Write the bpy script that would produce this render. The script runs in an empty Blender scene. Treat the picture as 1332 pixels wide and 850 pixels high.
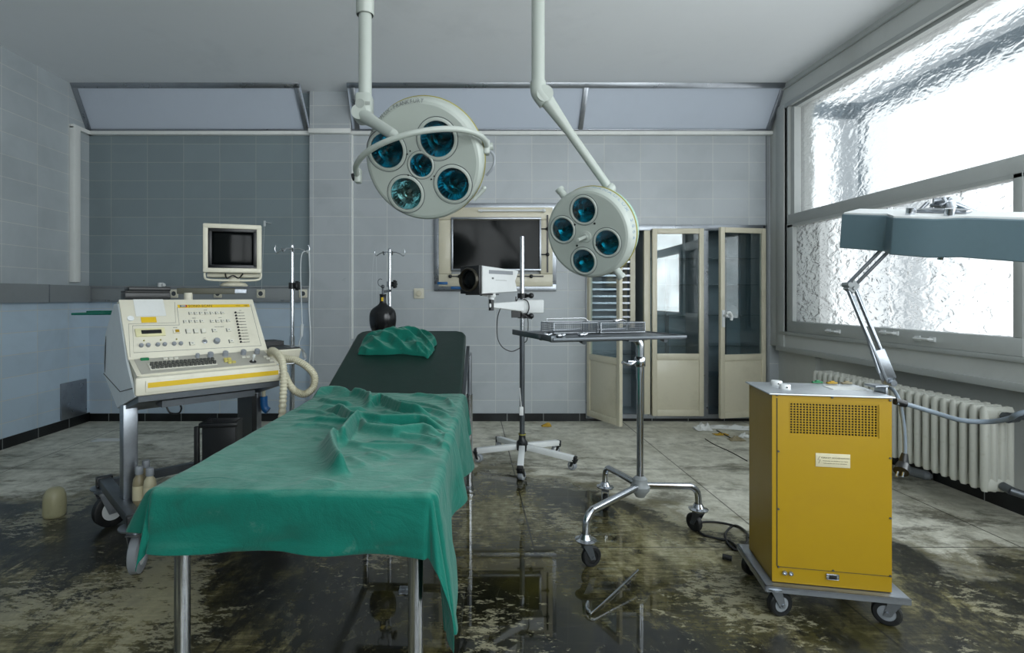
import bpy, bmesh, math, random
from mathutils import Vector, Matrix, noise
R = math.radians
PI = math.pi
random.seed(7)
scene = bpy.context.scene
col = scene.collection
FPX = 694.0           # focal length in pixels of the 1332 px wide frame
HC = 1.2              # camera height
# ---------------------------------------------------------------- camera, sky, daylight, exposure
cd = bpy.data.cameras.new('camera'); cam = bpy.data.objects.new('camera', cd); col.objects.link(cam)
cam.location = (0, 0, HC); cam.rotation_euler = (R(90), 0, 0)
cd.sensor_width = 36; cd.lens = FPX / 1332 * 36; cd.shift_x = 56 / 1332; cd.shift_y = -38 / 1332
cd.clip_start = .02
scene.camera = cam
wd = bpy.data.worlds.new('overcast_sky'); scene.world = wd; wd.use_nodes = True
bg = wd.node_tree.nodes['Background']; bg.inputs['Strength'].default_value = 5.3   # sky colour below, after the node helpers
def rear_portal(x0, x1, z0, z1, y):
    ld = bpy.data.lights.new('daylight_portal', 'AREA'); ld.shape = 'RECTANGLE'; ld.size = x1 - x0; ld.size_y = z1 - z0
    ld.cycles.is_portal = True
    o = bpy.data.objects.new('daylight_portal', ld); o.location = ((x0 + x1) / 2, y, (z0 + z1) / 2)
    o.rotation_euler = (R(90), 0, 0); col.objects.link(o)
def portal(y0, y1, z0, z1, x):
    ld = bpy.data.lights.new('daylight_portal', 'AREA'); ld.shape = 'RECTANGLE'; ld.size = z1 - z0; ld.size_y = y1 - y0
    ld.cycles.is_portal = True
    o = bpy.data.objects.new('daylight_portal', ld); o.location = (x, (y0 + y1) / 2, (z0 + z1) / 2)
    o.rotation_euler = (0, R(90), 0); col.objects.link(o)
portal(-1.2, 4.83, .99, 2.93, 3.08)
rear_portal(-.5, 2.85, .95, 2.95, -1.38)  # guides daylight through the added, unseen rear window
scene.view_settings.view_transform = 'Standard'; scene.view_settings.look = 'None'
scene.view_settings.exposure = 0.27; scene.view_settings.gamma = 1; scene.view_settings.use_curve_mapping = False
scene.cycles.use_denoising = True
scene.cycles.max_bounces = 10; scene.cycles.diffuse_bounces = 6; scene.cycles.glossy_bounces = 4
scene.cycles.transmission_bounces = 6; scene.cycles.transparent_max_bounces = 12
scene.cycles.caustics_reflective = False; scene.cycles.caustics_refractive = True
scene.cycles.sample_clamp_indirect = 6

# ---------------------------------------------------------------- materials
def lin(c):
    if isinstance(c, str):
        c = [int(c[i:i + 2], 16) / 255 for i in (0, 2, 4)]
    return tuple((x / 12.92 if x <= .04045 else ((x + .055) / 1.055) ** 2.4) for x in c) + (1,)
def N(nt, t, **kw):
    n = nt.nodes.new(t)
    for k, v in kw.items():
        if k.startswith('i_'):
            n.inputs[k[2:].replace('_', ' ')].default_value = v
        else: setattr(n, k, v)
    return n
def ramp(nt, fac, stops, interp='LINEAR'):
    r = N(nt, 'ShaderNodeValToRGB'); e = r.color_ramp.elements; r.color_ramp.interpolation = interp
    while len(e) < len(stops): e.new(.5)
    for k, (p, c) in zip(e, stops): k.position = p; k.color = c if len(c) == 4 else tuple(c) + (1,)
    nt.links.new(fac, r.inputs[0]); return r.outputs[0]
def mix(nt, f, a, b, mode='MIX'):
    m = N(nt, 'ShaderNodeMix', data_type='RGBA', blend_type=mode)
    for s, v in ((m.inputs[0], f), (m.inputs[6], a), (m.inputs[7], b)):
        if hasattr(v, 'is_linked') or isinstance(v, bpy.types.NodeSocket): nt.links.new(v, s)
        else: s.default_value = v
    return m.outputs[2]
def math_(nt, op, a, b=None, c=None, clamp=False):
    m = N(nt, 'ShaderNodeMath', operation=op, use_clamp=clamp)
    for s, v in zip(m.inputs, (a, b, c)):
        if v is None: continue
        if isinstance(v, bpy.types.NodeSocket): nt.links.new(v, s)
        else: s.default_value = v
    return m.outputs[0]
def noise_(nt, vec, scale, detail=4, rough=.5, dist=0, out='Fac'):
    n = N(nt, 'ShaderNodeTexNoise'); n.inputs['Scale'].default_value = scale; n.inputs['Detail'].default_value = detail
    n.inputs['Roughness'].default_value = rough; n.inputs['Distortion'].default_value = dist
    nt.links.new(vec, n.inputs['Vector']); return n.outputs[out]
_w = wd.node_tree; _tc = N(_w, 'ShaderNodeTexCoord').outputs['Generated']; _sp = N(_w, 'ShaderNodeSeparateXYZ'); _w.links.new(_tc, _sp.inputs[0])
_w.links.new(ramp(_w, math_(_w, 'MULTIPLY_ADD', _sp.outputs[2], .5, .5), [(.30, (.97, 1.0, .985)), (.48, (.94, .985, .985)), (.56, (.92, .975, .985)), (.85, (.84, .92, .95))]), bg.inputs['Color'])
def newmat(name):
    m = bpy.data.materials.new(name); m.use_nodes = True; nt = m.node_tree
    return m, nt, nt.nodes['Principled BSDF']
def mat(name, c, rough=.5, metal=0, dirt=.25, dcol='4a4638', dscale=6, bump=0, bscale=60, spec=.5, coat=0, trans=0, alpha=1, dlo=.52, dhi=.75, fine=.06):
    m, nt, p = newmat(name); L = nt.links
    tc = N(nt, 'ShaderNodeTexCoord').outputs['Object']
    base = lin(c)
    n1 = noise_(nt, tc, dscale, 6, .65, .3)
    f = ramp(nt, n1, [(dlo, (0, 0, 0)), (dhi, (1, 1, 1))])
    fd = math_(nt, 'MULTIPLY', f, dirt)
    cc = mix(nt, fd, base, lin(dcol))
    n2 = noise_(nt, tc, dscale * 9, 3, .6)
    v = math_(nt, 'MULTIPLY_ADD', n2, 2 * fine, 1 - fine)
    cc = mix(nt, 1.0, cc, ramp(nt, v, [(0, (0, 0, 0)), (1, (1, 1, 1))]), 'MULTIPLY')
    L.new(cc, p.inputs['Base Color'])
    L.new(math_(nt, 'MULTIPLY_ADD', n1, .25, rough - .12, clamp=True), p.inputs['Roughness'])
    p.inputs['Metallic'].default_value = metal; p.inputs['Specular IOR Level'].default_value = spec
    p.inputs['Coat Weight'].default_value = coat
    p.inputs['Transmission Weight'].default_value = trans; p.inputs['Alpha'].default_value = alpha
    if bump:
        b = N(nt, 'ShaderNodeBump'); b.inputs['Strength'].default_value = bump; b.inputs['Distance'].default_value = .003
        L.new(noise_(nt, tc, bscale, 4, .6), b.inputs['Height']); L.new(b.outputs[0], p.inputs['Normal'])
    return m
def tiles(name, c, ax, off, zoff=.0245, w=.3505, h=.1775, grout='c9ccca', rough=.3, var=.05, dirt=.25, streak=True):
    m, nt, p = newmat(name); L = nt.links
    pos = N(nt, 'ShaderNodeNewGeometry').outputs['Position']
    sp = N(nt, 'ShaderNodeSeparateXYZ'); L.new(pos, sp.inputs[0])
    u = math_(nt, 'SUBTRACT', sp.outputs[ax], off); v = math_(nt, 'SUBTRACT', sp.outputs[2], zoff)
    cb = N(nt, 'ShaderNodeCombineXYZ'); L.new(u, cb.inputs[0]); L.new(v, cb.inputs[1])
    br = N(nt, 'ShaderNodeTexBrick', offset=0, squash=1); L.new(cb.outputs[0], br.inputs['Vector'])
    b = lin(c)
    br.inputs['Color1'].default_value = tuple(x * (1 - var) for x in b[:3]) + (1,)
    br.inputs['Color2'].default_value = tuple(x * (1 + var) for x in b[:3]) + (1,)
    br.inputs['Mortar'].default_value = lin(grout)
    br.inputs['Scale'].default_value = 1; br.inputs['Mortar Size'].default_value = .0035; br.inputs['Mortar Smooth'].default_value = .3
    br.inputs['Bias'].default_value = 0; br.inputs['Brick Width'].default_value = w; br.inputs['Row Height'].default_value = h
    n = noise_(nt, pos, 2.3, 7, .6, .5)
    cc = mix(nt, math_(nt, 'MULTIPLY', ramp(nt, n, [(.45, (0, 0, 0)), (.8, (1, 1, 1))]), dirt), br.outputs['Color'], lin('6b7378'))
    L.new(cc, p.inputs['Base Color'])
    L.new(math_(nt, 'MULTIPLY_ADD', n, .3, rough - .12), p.inputs['Roughness'])
    bp = N(nt, 'ShaderNodeBump'); bp.inputs['Strength'].default_value = .5; bp.inputs['Distance'].default_value = .002
    L.new(math_(nt, 'SUBTRACT', 1, br.outputs['Fac']), bp.inputs['Height']); L.new(bp.outputs[0], p.inputs['Normal'])
    return m
def floor_mat():
    m, nt, p = newmat('grimy_slab_floor'); L = nt.links
    pos = N(nt, 'ShaderNodeNewGeometry').outputs['Position']
    sp = N(nt, 'ShaderNodeSeparateXYZ'); L.new(pos, sp.inputs[0]); X, Y = sp.outputs[0], sp.outputs[1]
    mp = N(nt, 'ShaderNodeMapping'); mp.inputs['Rotation'].default_value = (0, 0, R(38)); mp.inputs['Scale'].default_value = (1, 1.9, 1)
    L.new(pos, mp.inputs[0]); sv = mp.outputs[0]
    # wet edge: depth of the boundary as a curve of X
    fc = N(nt, 'ShaderNodeFloatCurve'); cv = fc.mapping.curves[0]
    pts = [(-3.7, 3.25), (-2.4, 3.3), (-1.5, 3.6), (-.6, 3.75), (.3, 3.72), (.75, 3.45), (1.1, 2.75), (1.5, 2.5), (2.0, 2.6), (2.6, 2.4), (3.2, 2.2)]
    while len(cv.points) < len(pts): cv.points.new(.5, .5)
    for q, (x, y) in zip(cv.points, pts): q.location = ((x + 3.7) / 6.9, y / 5)
    fc.mapping.update()
    L.new(math_(nt, 'MULTIPLY_ADD', X, 1 / 6.9, 3.7 / 6.9), fc.inputs['Value'])
    edge = math_(nt, 'MULTIPLY', fc.outputs[0], 5)
    n_big = noise_(nt, pos, 1.1, 8, .62, .8)
    n_str = noise_(nt, sv, 3.0, 10, .68, .6)
    wet = math_(nt, 'ADD', math_(nt, 'SUBTRACT', edge, Y), math_(nt, 'MULTIPLY_ADD', n_big, 1.8, -.9))
    wet = math_(nt, 'ADD', wet, math_(nt, 'MULTIPLY_ADD', n_str, 1.0, -.5))
    W0 = ramp(nt, math_(nt, 'MULTIPLY_ADD', wet, .8, .5), [(.42, (0, 0, 0)), (.62, (1, 1, 1))])
    # dry concrete
    n_f = noise_(nt, pos, 9, 8, .7, .4)
    dry = ramp(nt, n_f, [(.28, lin('8f8d80')), (.42, lin('bab8aa')), (.55, lin('d0cec0')), (.75, lin('e2e0d4'))])
    scuff = ramp(nt, math_(nt, 'MULTIPLY_ADD', wet, .06, noise_(nt, sv, 1.9, 12, .76, .3)), [(.455, (0, 0, 0)), (.57, (1, 1, 1))])
    dry = mix(nt, math_(nt, 'MULTIPLY', scuff, .80), dry, lin('4f4d41'))
    stn = ramp(nt, noise_(nt, pos, 1.3, 10, .7, .2), [(.45, (0, 0, 0)), (.62, (1, 1, 1))])
    dry = mix(nt, math_(nt, 'MULTIPLY', stn, .40), dry, lin('77745f'))
    # wet grime: dark mud over ochre slabs
    def stretched(rot, sx, sy):
        m2 = N(nt, 'ShaderNodeMapping'); m2.inputs['Rotation'].default_value = (0, 0, R(rot)); m2.inputs['Scale'].default_value = (sx, sy, 1); L.new(pos, m2.inputs[0]); return m2.outputs[0]
    iso = stretched(-25, 1, .6); scr = stretched(-52, 1.6, 11)
    broad = noise_(nt, iso, 1.5, 6, .55, .2)
    n_s = noise_(nt, scr, 6, 9, .72, .3)
    n_t = noise_(nt, iso, 14, 10, .72, .1)
    nn_ = math_(nt, 'ADD', math_(nt, 'MULTIPLY', broad, .9), math_(nt, 'MULTIPLY_ADD', n_s, .35, math_(nt, 'MULTIPLY', n_t, .35)))
    mud = ramp(nt, nn_, [(.66, lin('17180f')), (.76, lin('302e1d')), (.84, lin('544f35')), (.91, lin('807a5a')), (.98, lin('a8a283'))])
    och = ramp(nt, noise_(nt, pos, 2.6, 6, .6, .5), [(.48, (0, 0, 0)), (.68, (1, 1, 1))])
    mud = mix(nt, math_(nt, 'MULTIPLY', och, .35), mud, lin('5a5422'))
    spl = math_(nt, 'ADD', math_(nt, 'MULTIPLY', noise_(nt, iso, 1.1, 3, .5, .3), .9), math_(nt, 'MULTIPLY', noise_(nt, iso, 8, 14, .8, .2), .9))
    spl = math_(nt, 'ADD', spl, math_(nt, 'MULTIPLY', math_(nt, 'SUBTRACT', X, .9, clamp=True), .07))
    dk = ramp(nt, spl, [(.865, (0, 0, 0)), (.945, (1, 1, 1))])
    dkc = ramp(nt, noise_(nt, iso, 22, 9, .75, .2), [(.40, lin('0c0e10')), (.55, lin('1d1e1a')), (.66, lin('4a4838'))])
    mud = mix(nt, math_(nt, 'MULTIPLY', dk, .90), mud, dkc)
    lt = math_(nt, 'ADD', math_(nt, 'MULTIPLY', noise_(nt, stretched(10, 1, .6), 1.6, 3, .5, .2), .9), math_(nt, 'MULTIPLY', noise_(nt, stretched(50, 1, 2.2), 13, 13, .80, .2), .9))
    lk = ramp(nt, lt, [(.97, (0, 0, 0)), (1.05, (1, 1, 1))])
    mud = mix(nt, math_(nt, 'MULTIPLY', lk, .6), mud, lin('a8a388'))
    c = mix(nt, W0, dry, mud)
    # yellowish tide line
    rim = ramp(nt, math_(nt, 'MULTIPLY_ADD', wet, .8, .5), [(.36, (0, 0, 0)), (.47, (1, 1, 1)), (.58, (0, 0, 0))])
    c = mix(nt, math_(nt, 'MULTIPLY', rim, .55), c, lin('5a5226'))
    # slab joints
    def joint(s, off):
        f = math_(nt, 'FRACT', math_(nt, 'DIVIDE', math_(nt, 'SUBTRACT', s, off), 1.17))
        d = math_(nt, 'MINIMUM', f, math_(nt, 'SUBTRACT', 1, f))
        return math_(nt, 'LESS_THAN', d, .0035)
    jn = math_(nt, 'MAXIMUM', joint(X, -.86), joint(Y, 2.56))
    c = mix(nt, math_(nt, 'MULTIPLY', jn, .75), c, lin('1c1b16'))
    L.new(c, p.inputs['Base Color'])
    cx = math_(nt, 'ABSOLUTE', math_(nt, 'SUBTRACT', X, .15))
    pool = ramp(nt, math_(nt, 'ADD', cx, math_(nt, 'MULTIPLY_ADD', n_big, .8, -.4)), [(.55, (1, 1, 1)), (.95, (.45, .45, .45))])
    wr = math_(nt, 'MULTIPLY', W0, pool)
    L.new(math_(nt, 'MULTIPLY_ADD', wr, -.57, .60, clamp=True), p.inputs['Roughness'])
    p.inputs['Specular IOR Level'].default_value = .5
    bp = N(nt, 'ShaderNodeBump'); bp.inputs['Distance'].default_value = .004
    L.new(math_(nt, 'MULTIPLY_ADD', wr, -.45, .45, clamp=True), bp.inputs['Strength'])
    L.new(n_f, bp.inputs['Height']); L.new(bp.outputs[0], p.inputs['Normal'])
    return m
def obscure_glass(name, tint):
    m, nt, p = newmat(name); L = nt.links
    nt.nodes.remove(p)
    pos = N(nt, 'ShaderNodeNewGeometry').outputs['Position']
    mp = N(nt, 'ShaderNodeMapping'); mp.inputs['Scale'].default_value = (1, .55, 1); L.new(pos, mp.inputs[0])
    n = noise_(nt, mp.outputs[0], 16, 2, .5, .6)
    n2 = noise_(nt, mp.outputs[0], 38, 2, .5, .4)
    bp = N(nt, 'ShaderNodeBump'); bp.inputs['Strength'].default_value = .75; bp.inputs['Distance'].default_value = .035
    L.new(math_(nt, 'MULTIPLY_ADD', n2, .35, n), bp.inputs['Height'])
    rf = N(nt, 'ShaderNodeBsdfRefraction'); rf.inputs['IOR'].default_value = 1.12; rf.inputs['Roughness'].default_value = .4
    rf.inputs['Color'].default_value = tuple(tint) + (1,); L.new(bp.outputs[0], rf.inputs['Normal'])
    tr = N(nt, 'ShaderNodeBsdfTransparent'); tr.inputs['Color'].default_value = tuple(tint) + (1,)
    gl = N(nt, 'ShaderNodeBsdfGlossy'); gl.inputs['Roughness'].default_value = .08; L.new(bp.outputs[0], gl.inputs['Normal'])
    m1 = N(nt, 'ShaderNodeMixShader'); m1.inputs[0].default_value = .22; L.new(rf.outputs[0], m1.inputs[1]); L.new(tr.outputs[0], m1.inputs[2])
    m2 = N(nt, 'ShaderNodeMixShader'); m2.inputs[0].default_value = .05; L.new(m1.outputs[0], m2.inputs[1]); L.new(gl.outputs[0], m2.inputs[2])
    L.new(m2.outputs[0], nt.nodes['Material Output'].inputs[0]); return m
def clear_glass(name, tint=(.85, .93, .95), gloss=.12, rough=.02):
    m, nt, p = newmat(name); L = nt.links; nt.nodes.remove(p)
    tc = N(nt, 'ShaderNodeTexCoord').outputs['Object']
    tr = N(nt, 'ShaderNodeBsdfTransparent'); tr.inputs['Color'].default_value = tuple(tint) + (1,)
    gl = N(nt, 'ShaderNodeBsdfGlossy'); gl.inputs['Roughness'].default_value = rough
    lw = N(nt, 'ShaderNodeLayerWeight'); fr = math_(nt, 'MULTIPLY_ADD', math_(nt, 'POWER', lw.outputs['Facing'], 5), .95, .04)
    f = math_(nt, 'ADD', fr, math_(nt, 'MULTIPLY', noise_(nt, tc, 5, 4), gloss), clamp=True)
    mx = N(nt, 'ShaderNodeMixShader'); L.new(f, mx.inputs[0]); L.new(tr.outputs[0], mx.inputs[1]); L.new(gl.outputs[0], mx.inputs[2])
    L.new(mx.outputs[0], nt.nodes['Material Output'].inputs[0]); return m
M = {}
M['ceiling'] = mat('ceiling_paint', 'eff2f6', .7, dirt=.12, dcol='8f959b', dscale=1.2, fine=.02)
M['tile_back'] = tiles('grey_wall_tiles', 'b0b6bb', 0, 1.311)
M['tile_dark'] = tiles('dark_grey_wall_tiles', '808d92', 0, -2.414, grout='99a09f')
M['tile_alc'] = tiles('blue_grey_wall_tiles', 'b7c7d6', 0, -2.414)
M['tile_left'] = tiles('pale_grey_wall_tiles', 'b2babf', 1, 4.2)
M['tile_left_low'] = tiles('pale_blue_wall_tiles', 'b7c9d8', 1, 4.2)
M['floor'] = floor_mat()
M['glass_win'] = obscure_glass('hammered_obscure_glass', (.218, .223, .227))
M['glass_open'] = clear_glass('plain_window_glass', (.96, .97, .98), gloss=.02)
M['glass'] = clear_glass('cabinet_glass', gloss=.16)
M['cream'] = mat('cream_enamel', 'cfc9b4', .35, dirt=.3, dcol='8a8468', dscale=3, coat=.2)
M['cream_plastic'] = mat('cream_console_plastic', 'd9d5c4', .42, dirt=.2, dcol='9b957c', dscale=7)
M['pale_panel'] = mat('pale_blue_cove_panel', 'bbc4d2', .5, dirt=.1, dscale=1.5, dcol='8b93a0', fine=.02)
M['greymetal'] = mat('grey_painted_metal', '8b9092', .42, dirt=.25, dscale=3, dcol='6a6a66')
M['wframe'] = mat('grey_window_frame_paint', 'aeb2b1', .5, dirt=.15, dscale=2, dcol='6f716d')
M['winwall'] = mat('grey_window_wall_paint', 'c2c5c3', .6, dirt=.2, dscale=1.6, dcol='7b7c77', fine=.03)
M['steel'] = mat('brushed_stainless_steel', '9a9fa6', .3, metal=.9, dirt=.3, dscale=8, dcol='555555', bump=.1)
M['chrome'] = mat('chrome_tube', 'c5c9cf', .18, metal=1, dirt=.3, dscale=14, dcol='6e6a63')
M['dsteel'] = mat('dull_dark_steel', '5e6368', .38, metal=.7, dirt=.3, dscale=6, dcol='34322e')
M['white'] = mat('white_painted_metal', 'dfe2e3', .4, dirt=.12, dscale=5, dcol='a5a39a')
M['lampwhite'] = mat('lamp_off_white_enamel', 'a9b0aa', .38, dirt=.15, dscale=4, dcol='8d9388', coat=.15, fine=.02)
M['trimwhite'] = mat('off_white_trim', 'e2e4e2', .5, dirt=.12, dscale=3, dcol='8e8e86')
M['black'] = mat('black_plastic', '15171a', .35, dirt=.25, dscale=9, dcol='3c3b38')
M['rubber'] = mat('black_rubber', '121416', .5, dirt=.35, dscale=20, dcol='4a4a46')
M['screen'] = mat('dark_screen_glass', '0b0e0f', .10, spec=.12, dirt=.1, dscale=4, dcol='30343a', fine=.02)
M['yellow'] = mat('yellow_enamel', 'a5840c', .4, dirt=.3, dcol='8a6410', dscale=3, dlo=.5, dhi=.9, fine=.02)
M['ystripe'] = mat('yellow_stripe', 'd9b419', .5, dirt=.15, dcol='8a7010')
M['yedge'] = mat('yellow_gasket', '8f8a40', .5, dirt=.2)
M['padgreen'] = mat('dark_green_vinyl', '0a2620', .38, dirt=.4, dcol='33423c', dscale=14, bump=.15, bscale=30, dlo=.56, dhi=.8)
def cloth_mat():
    m, nt, p = newmat('green_surgical_cloth'); L = nt.links
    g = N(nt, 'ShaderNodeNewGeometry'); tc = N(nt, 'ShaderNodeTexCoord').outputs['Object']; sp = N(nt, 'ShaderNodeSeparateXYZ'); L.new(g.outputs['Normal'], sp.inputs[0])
    up = ramp(nt, sp.outputs[2], [(.55, (0, 0, 0)), (1, (1, 1, 1))])  # upward faces paler: settled dust plus top light put into the colour
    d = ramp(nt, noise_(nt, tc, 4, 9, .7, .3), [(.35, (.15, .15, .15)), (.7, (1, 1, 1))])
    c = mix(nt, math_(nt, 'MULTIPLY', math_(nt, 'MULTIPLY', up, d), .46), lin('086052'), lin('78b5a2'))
    sp2 = ramp(nt, noise_(nt, tc, 9, 8, .75, .2), [(.60, (0, 0, 0)), (.72, (1, 1, 1))])
    c = mix(nt, math_(nt, 'MULTIPLY', sp2, .30), c, lin('7e8f85'))
    st = ramp(nt, noise_(nt, tc, 3.1, 6, .6, .4), [(.62, (0, 0, 0)), (.72, (1, 1, 1))])
    c = mix(nt, math_(nt, 'MULTIPLY', st, .5), c, lin('1c332c'))
    v = math_(nt, 'MULTIPLY_ADD', noise_(nt, tc, 120, 3, .6), .3, .85); c = mix(nt, 1.0, c, ramp(nt, v, [(0, (0, 0, 0)), (1, (1, 1, 1))]), 'MULTIPLY')
    L.new(c, p.inputs['Base Color']); p.inputs['Roughness'].default_value = .85; p.inputs['Specular IOR Level'].default_value = .15; p.inputs['Sheen Weight'].default_value = .15
    mp = N(nt, 'ShaderNodeMapping'); mp.inputs['Scale'].default_value = (1, 2.2, 1); mp.inputs['Rotation'].default_value = (.3, .2, .5); L.new(tc, mp.inputs[0])
    cr = math_(nt, 'ABSOLUTE', math_(nt, 'SUBTRACT', noise_(nt, mp.outputs[0], 7, 5, .55, .6), .5))
    b = N(nt, 'ShaderNodeBump'); b.inputs['Strength'].default_value = .55; b.inputs['Distance'].default_value = .02; L.new(cr, b.inputs['Height'])
    b2 = N(nt, 'ShaderNodeBump'); b2.inputs['Strength'].default_value = .4; b2.inputs['Distance'].default_value = .002; L.new(noise_(nt, tc, 320, 2, .5), b2.inputs['Height']); L.new(b.outputs[0], b2.inputs['Normal'])
    L.new(b2.outputs[0], p.inputs['Normal']); return m
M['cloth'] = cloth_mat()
M['darkpanel'] = mat('console_blue_grey_side', 'dde4e8', .45, dirt=.15, dcol='6e757b', dscale=3)
M['greyblue'] = mat('lamp_housing_blue_grey', '5f747d', .35, dirt=.3, dcol='44535a', dscale=4, coat=.3)
M['knobgrey'] = mat('grey_knob_plastic', '8f949a', .45, dirt=.1)
M['keydark'] = mat('dark_grey_keycap', '4a4b47', .5, dirt=.4, dcol='8a8778', dscale=30)
M['keylight'] = mat('pale_keycap', 'd8d6ca', .5, dirt=.2, dscale=30)
M['greenkey'] = mat('green_keycap', '1c7a4c', .45, dirt=.1)
M['hose'] = mat('beige_corrugated_hose', 'c2bda6', .5, dirt=.3, dcol='857f68', dscale=12)
M['blue'] = mat('blue_plastic', '1b5c96', .4, dirt=.2)
M['cable_w'] = mat('pale_cable', 'b9bfc2', .5, dirt=.2)
M['cable_g'] = mat('grey_blue_cable', '76828e', .45, dirt=.3)
M['paper'] = mat('white_paper', 'd6d8d6', .8, dirt=.2, dcol='9b998c')
M['ink'] = mat('dark_print', '4a4535', .7, dirt=0)
M['greyink'] = mat('grey_print', '6b7070', .7, dirt=0)
M['red'] = mat('red_print', 'a03028', .6, dirt=0)
M['label'] = mat('cream_label', 'cfc6a6', .5, dirt=.1)
M['radiator'] = mat('radiator_off_white_enamel', 'bfc0b8', .4, dirt=.55, dcol='7a7448', dscale=5, dlo=.57, dhi=.72)
M['baseboard'] = tiles('black_skirting_tiles', '0c0e10', 0, .02, zoff=-.5, w=.3505, h=2, grout='8d9190', rough=.3, dirt=.15)
M['baseboard_y'] = tiles('black_skirting_tiles_side', '0c0e10', 1, 4.2, zoff=-.5, w=.3505, h=2, grout='8d9190', rough=.3, dirt=.15)
M['amber'] = mat('brownish_bottle_plastic', '8e8468', .4, dirt=.5, dcol='4d452a', dscale=9)
M['litter'] = mat('yellow_litter', 'b08d20', .6, dirt=.4)
M['reflector'] = mat('mirror_reflector', 'b5d5dd', .12, metal=1, dirt=.1, dscale=30, bump=.9, bscale=40)
M['lens_teal'] = clear_glass('teal_lens_glass', (.04, .32, .38), .05, .03)
M['lens_clear'] = clear_glass('clear_lens_glass', (.45, .55, .53), .2, .05)
M['bag'] = mat('black_shiny_rubber_bag', '0d0f12', .22, dirt=.15, dscale=8, dcol='33363a')
M['opalplastic'] = mat('translucent_milky_plastic', 'c8c39e', .35, dirt=.4, dcol='8b834a', dscale=14, trans=.45)
M['earth'] = mat('outside_render', '7d8890', .8, dirt=.2)

# ---------------------------------------------------------------- mesh helpers
def W(px, py, d): return Vector(((px - 610) / FPX * d, d, HC - (py - 387) / FPX * d))
def F(px, py, z=0.0):
    d = FPX * (HC - z) / (py - 387); return Vector(((px - 610) / FPX * d, d, z))
def hit(px, py, Mt):
    inv = Mt.inverted(); o = inv @ Vector((0, 0, HC)); d = inv.to_3x3() @ Vector(((px - 610) / FPX, 1, -(py - 387) / FPX))
    t = -o.z / d.z; q = o + d * t; return q.x, q.y
def frame(o, x, y):
    x = Vector(x).normalized(); y = Vector(y); y = (y - x * y.dot(x)).normalized(); z = x.cross(y)
    m = Matrix.Identity(4)
    for i in range(3): m[i][0] = x[i]; m[i][1] = y[i]; m[i][2] = z[i]; m[i][3] = o[i]
    return m
def axis_frame(o, z, up=(0, 0, 1)):
    z = Vector(z).normalized(); up = Vector(up)
    if abs(z.dot(up)) > .98: up = Vector((0, 1, 0))
    x = up.cross(z).normalized(); y = z.cross(x)
    m = Matrix.Identity(4)
    for i in range(3): m[i][0] = x[i]; m[i][1] = y[i]; m[i][2] = z[i]; m[i][3] = o[i]
    return m
def T(x, y=0, z=0): return Matrix.Translation((x, y, z))
def RZ(a): return Matrix.Rotation(a, 4, 'Z')
def smooth(pts, n=6, closed=False):
    P = [Vector(p) for p in pts]; out = []; k = len(P)
    for i in range(k if closed else k - 1):
        if closed: a, b, c, d = P[(i - 1) % k], P[i], P[(i + 1) % k], P[(i + 2) % k]
        else: a, b, c, d = P[max(i - 1, 0)], P[i], P[i + 1], P[min(i + 2, k - 1)]
        for j in range(n):
            t = j / n
            out.append(.5 * ((2 * b) + (c - a) * t + (2 * a - 5 * b + 4 * c - d) * t * t + (3 * b - a - 3 * c + d) * t ** 3))
    if not closed: out.append(P[-1])
    return out
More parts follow.
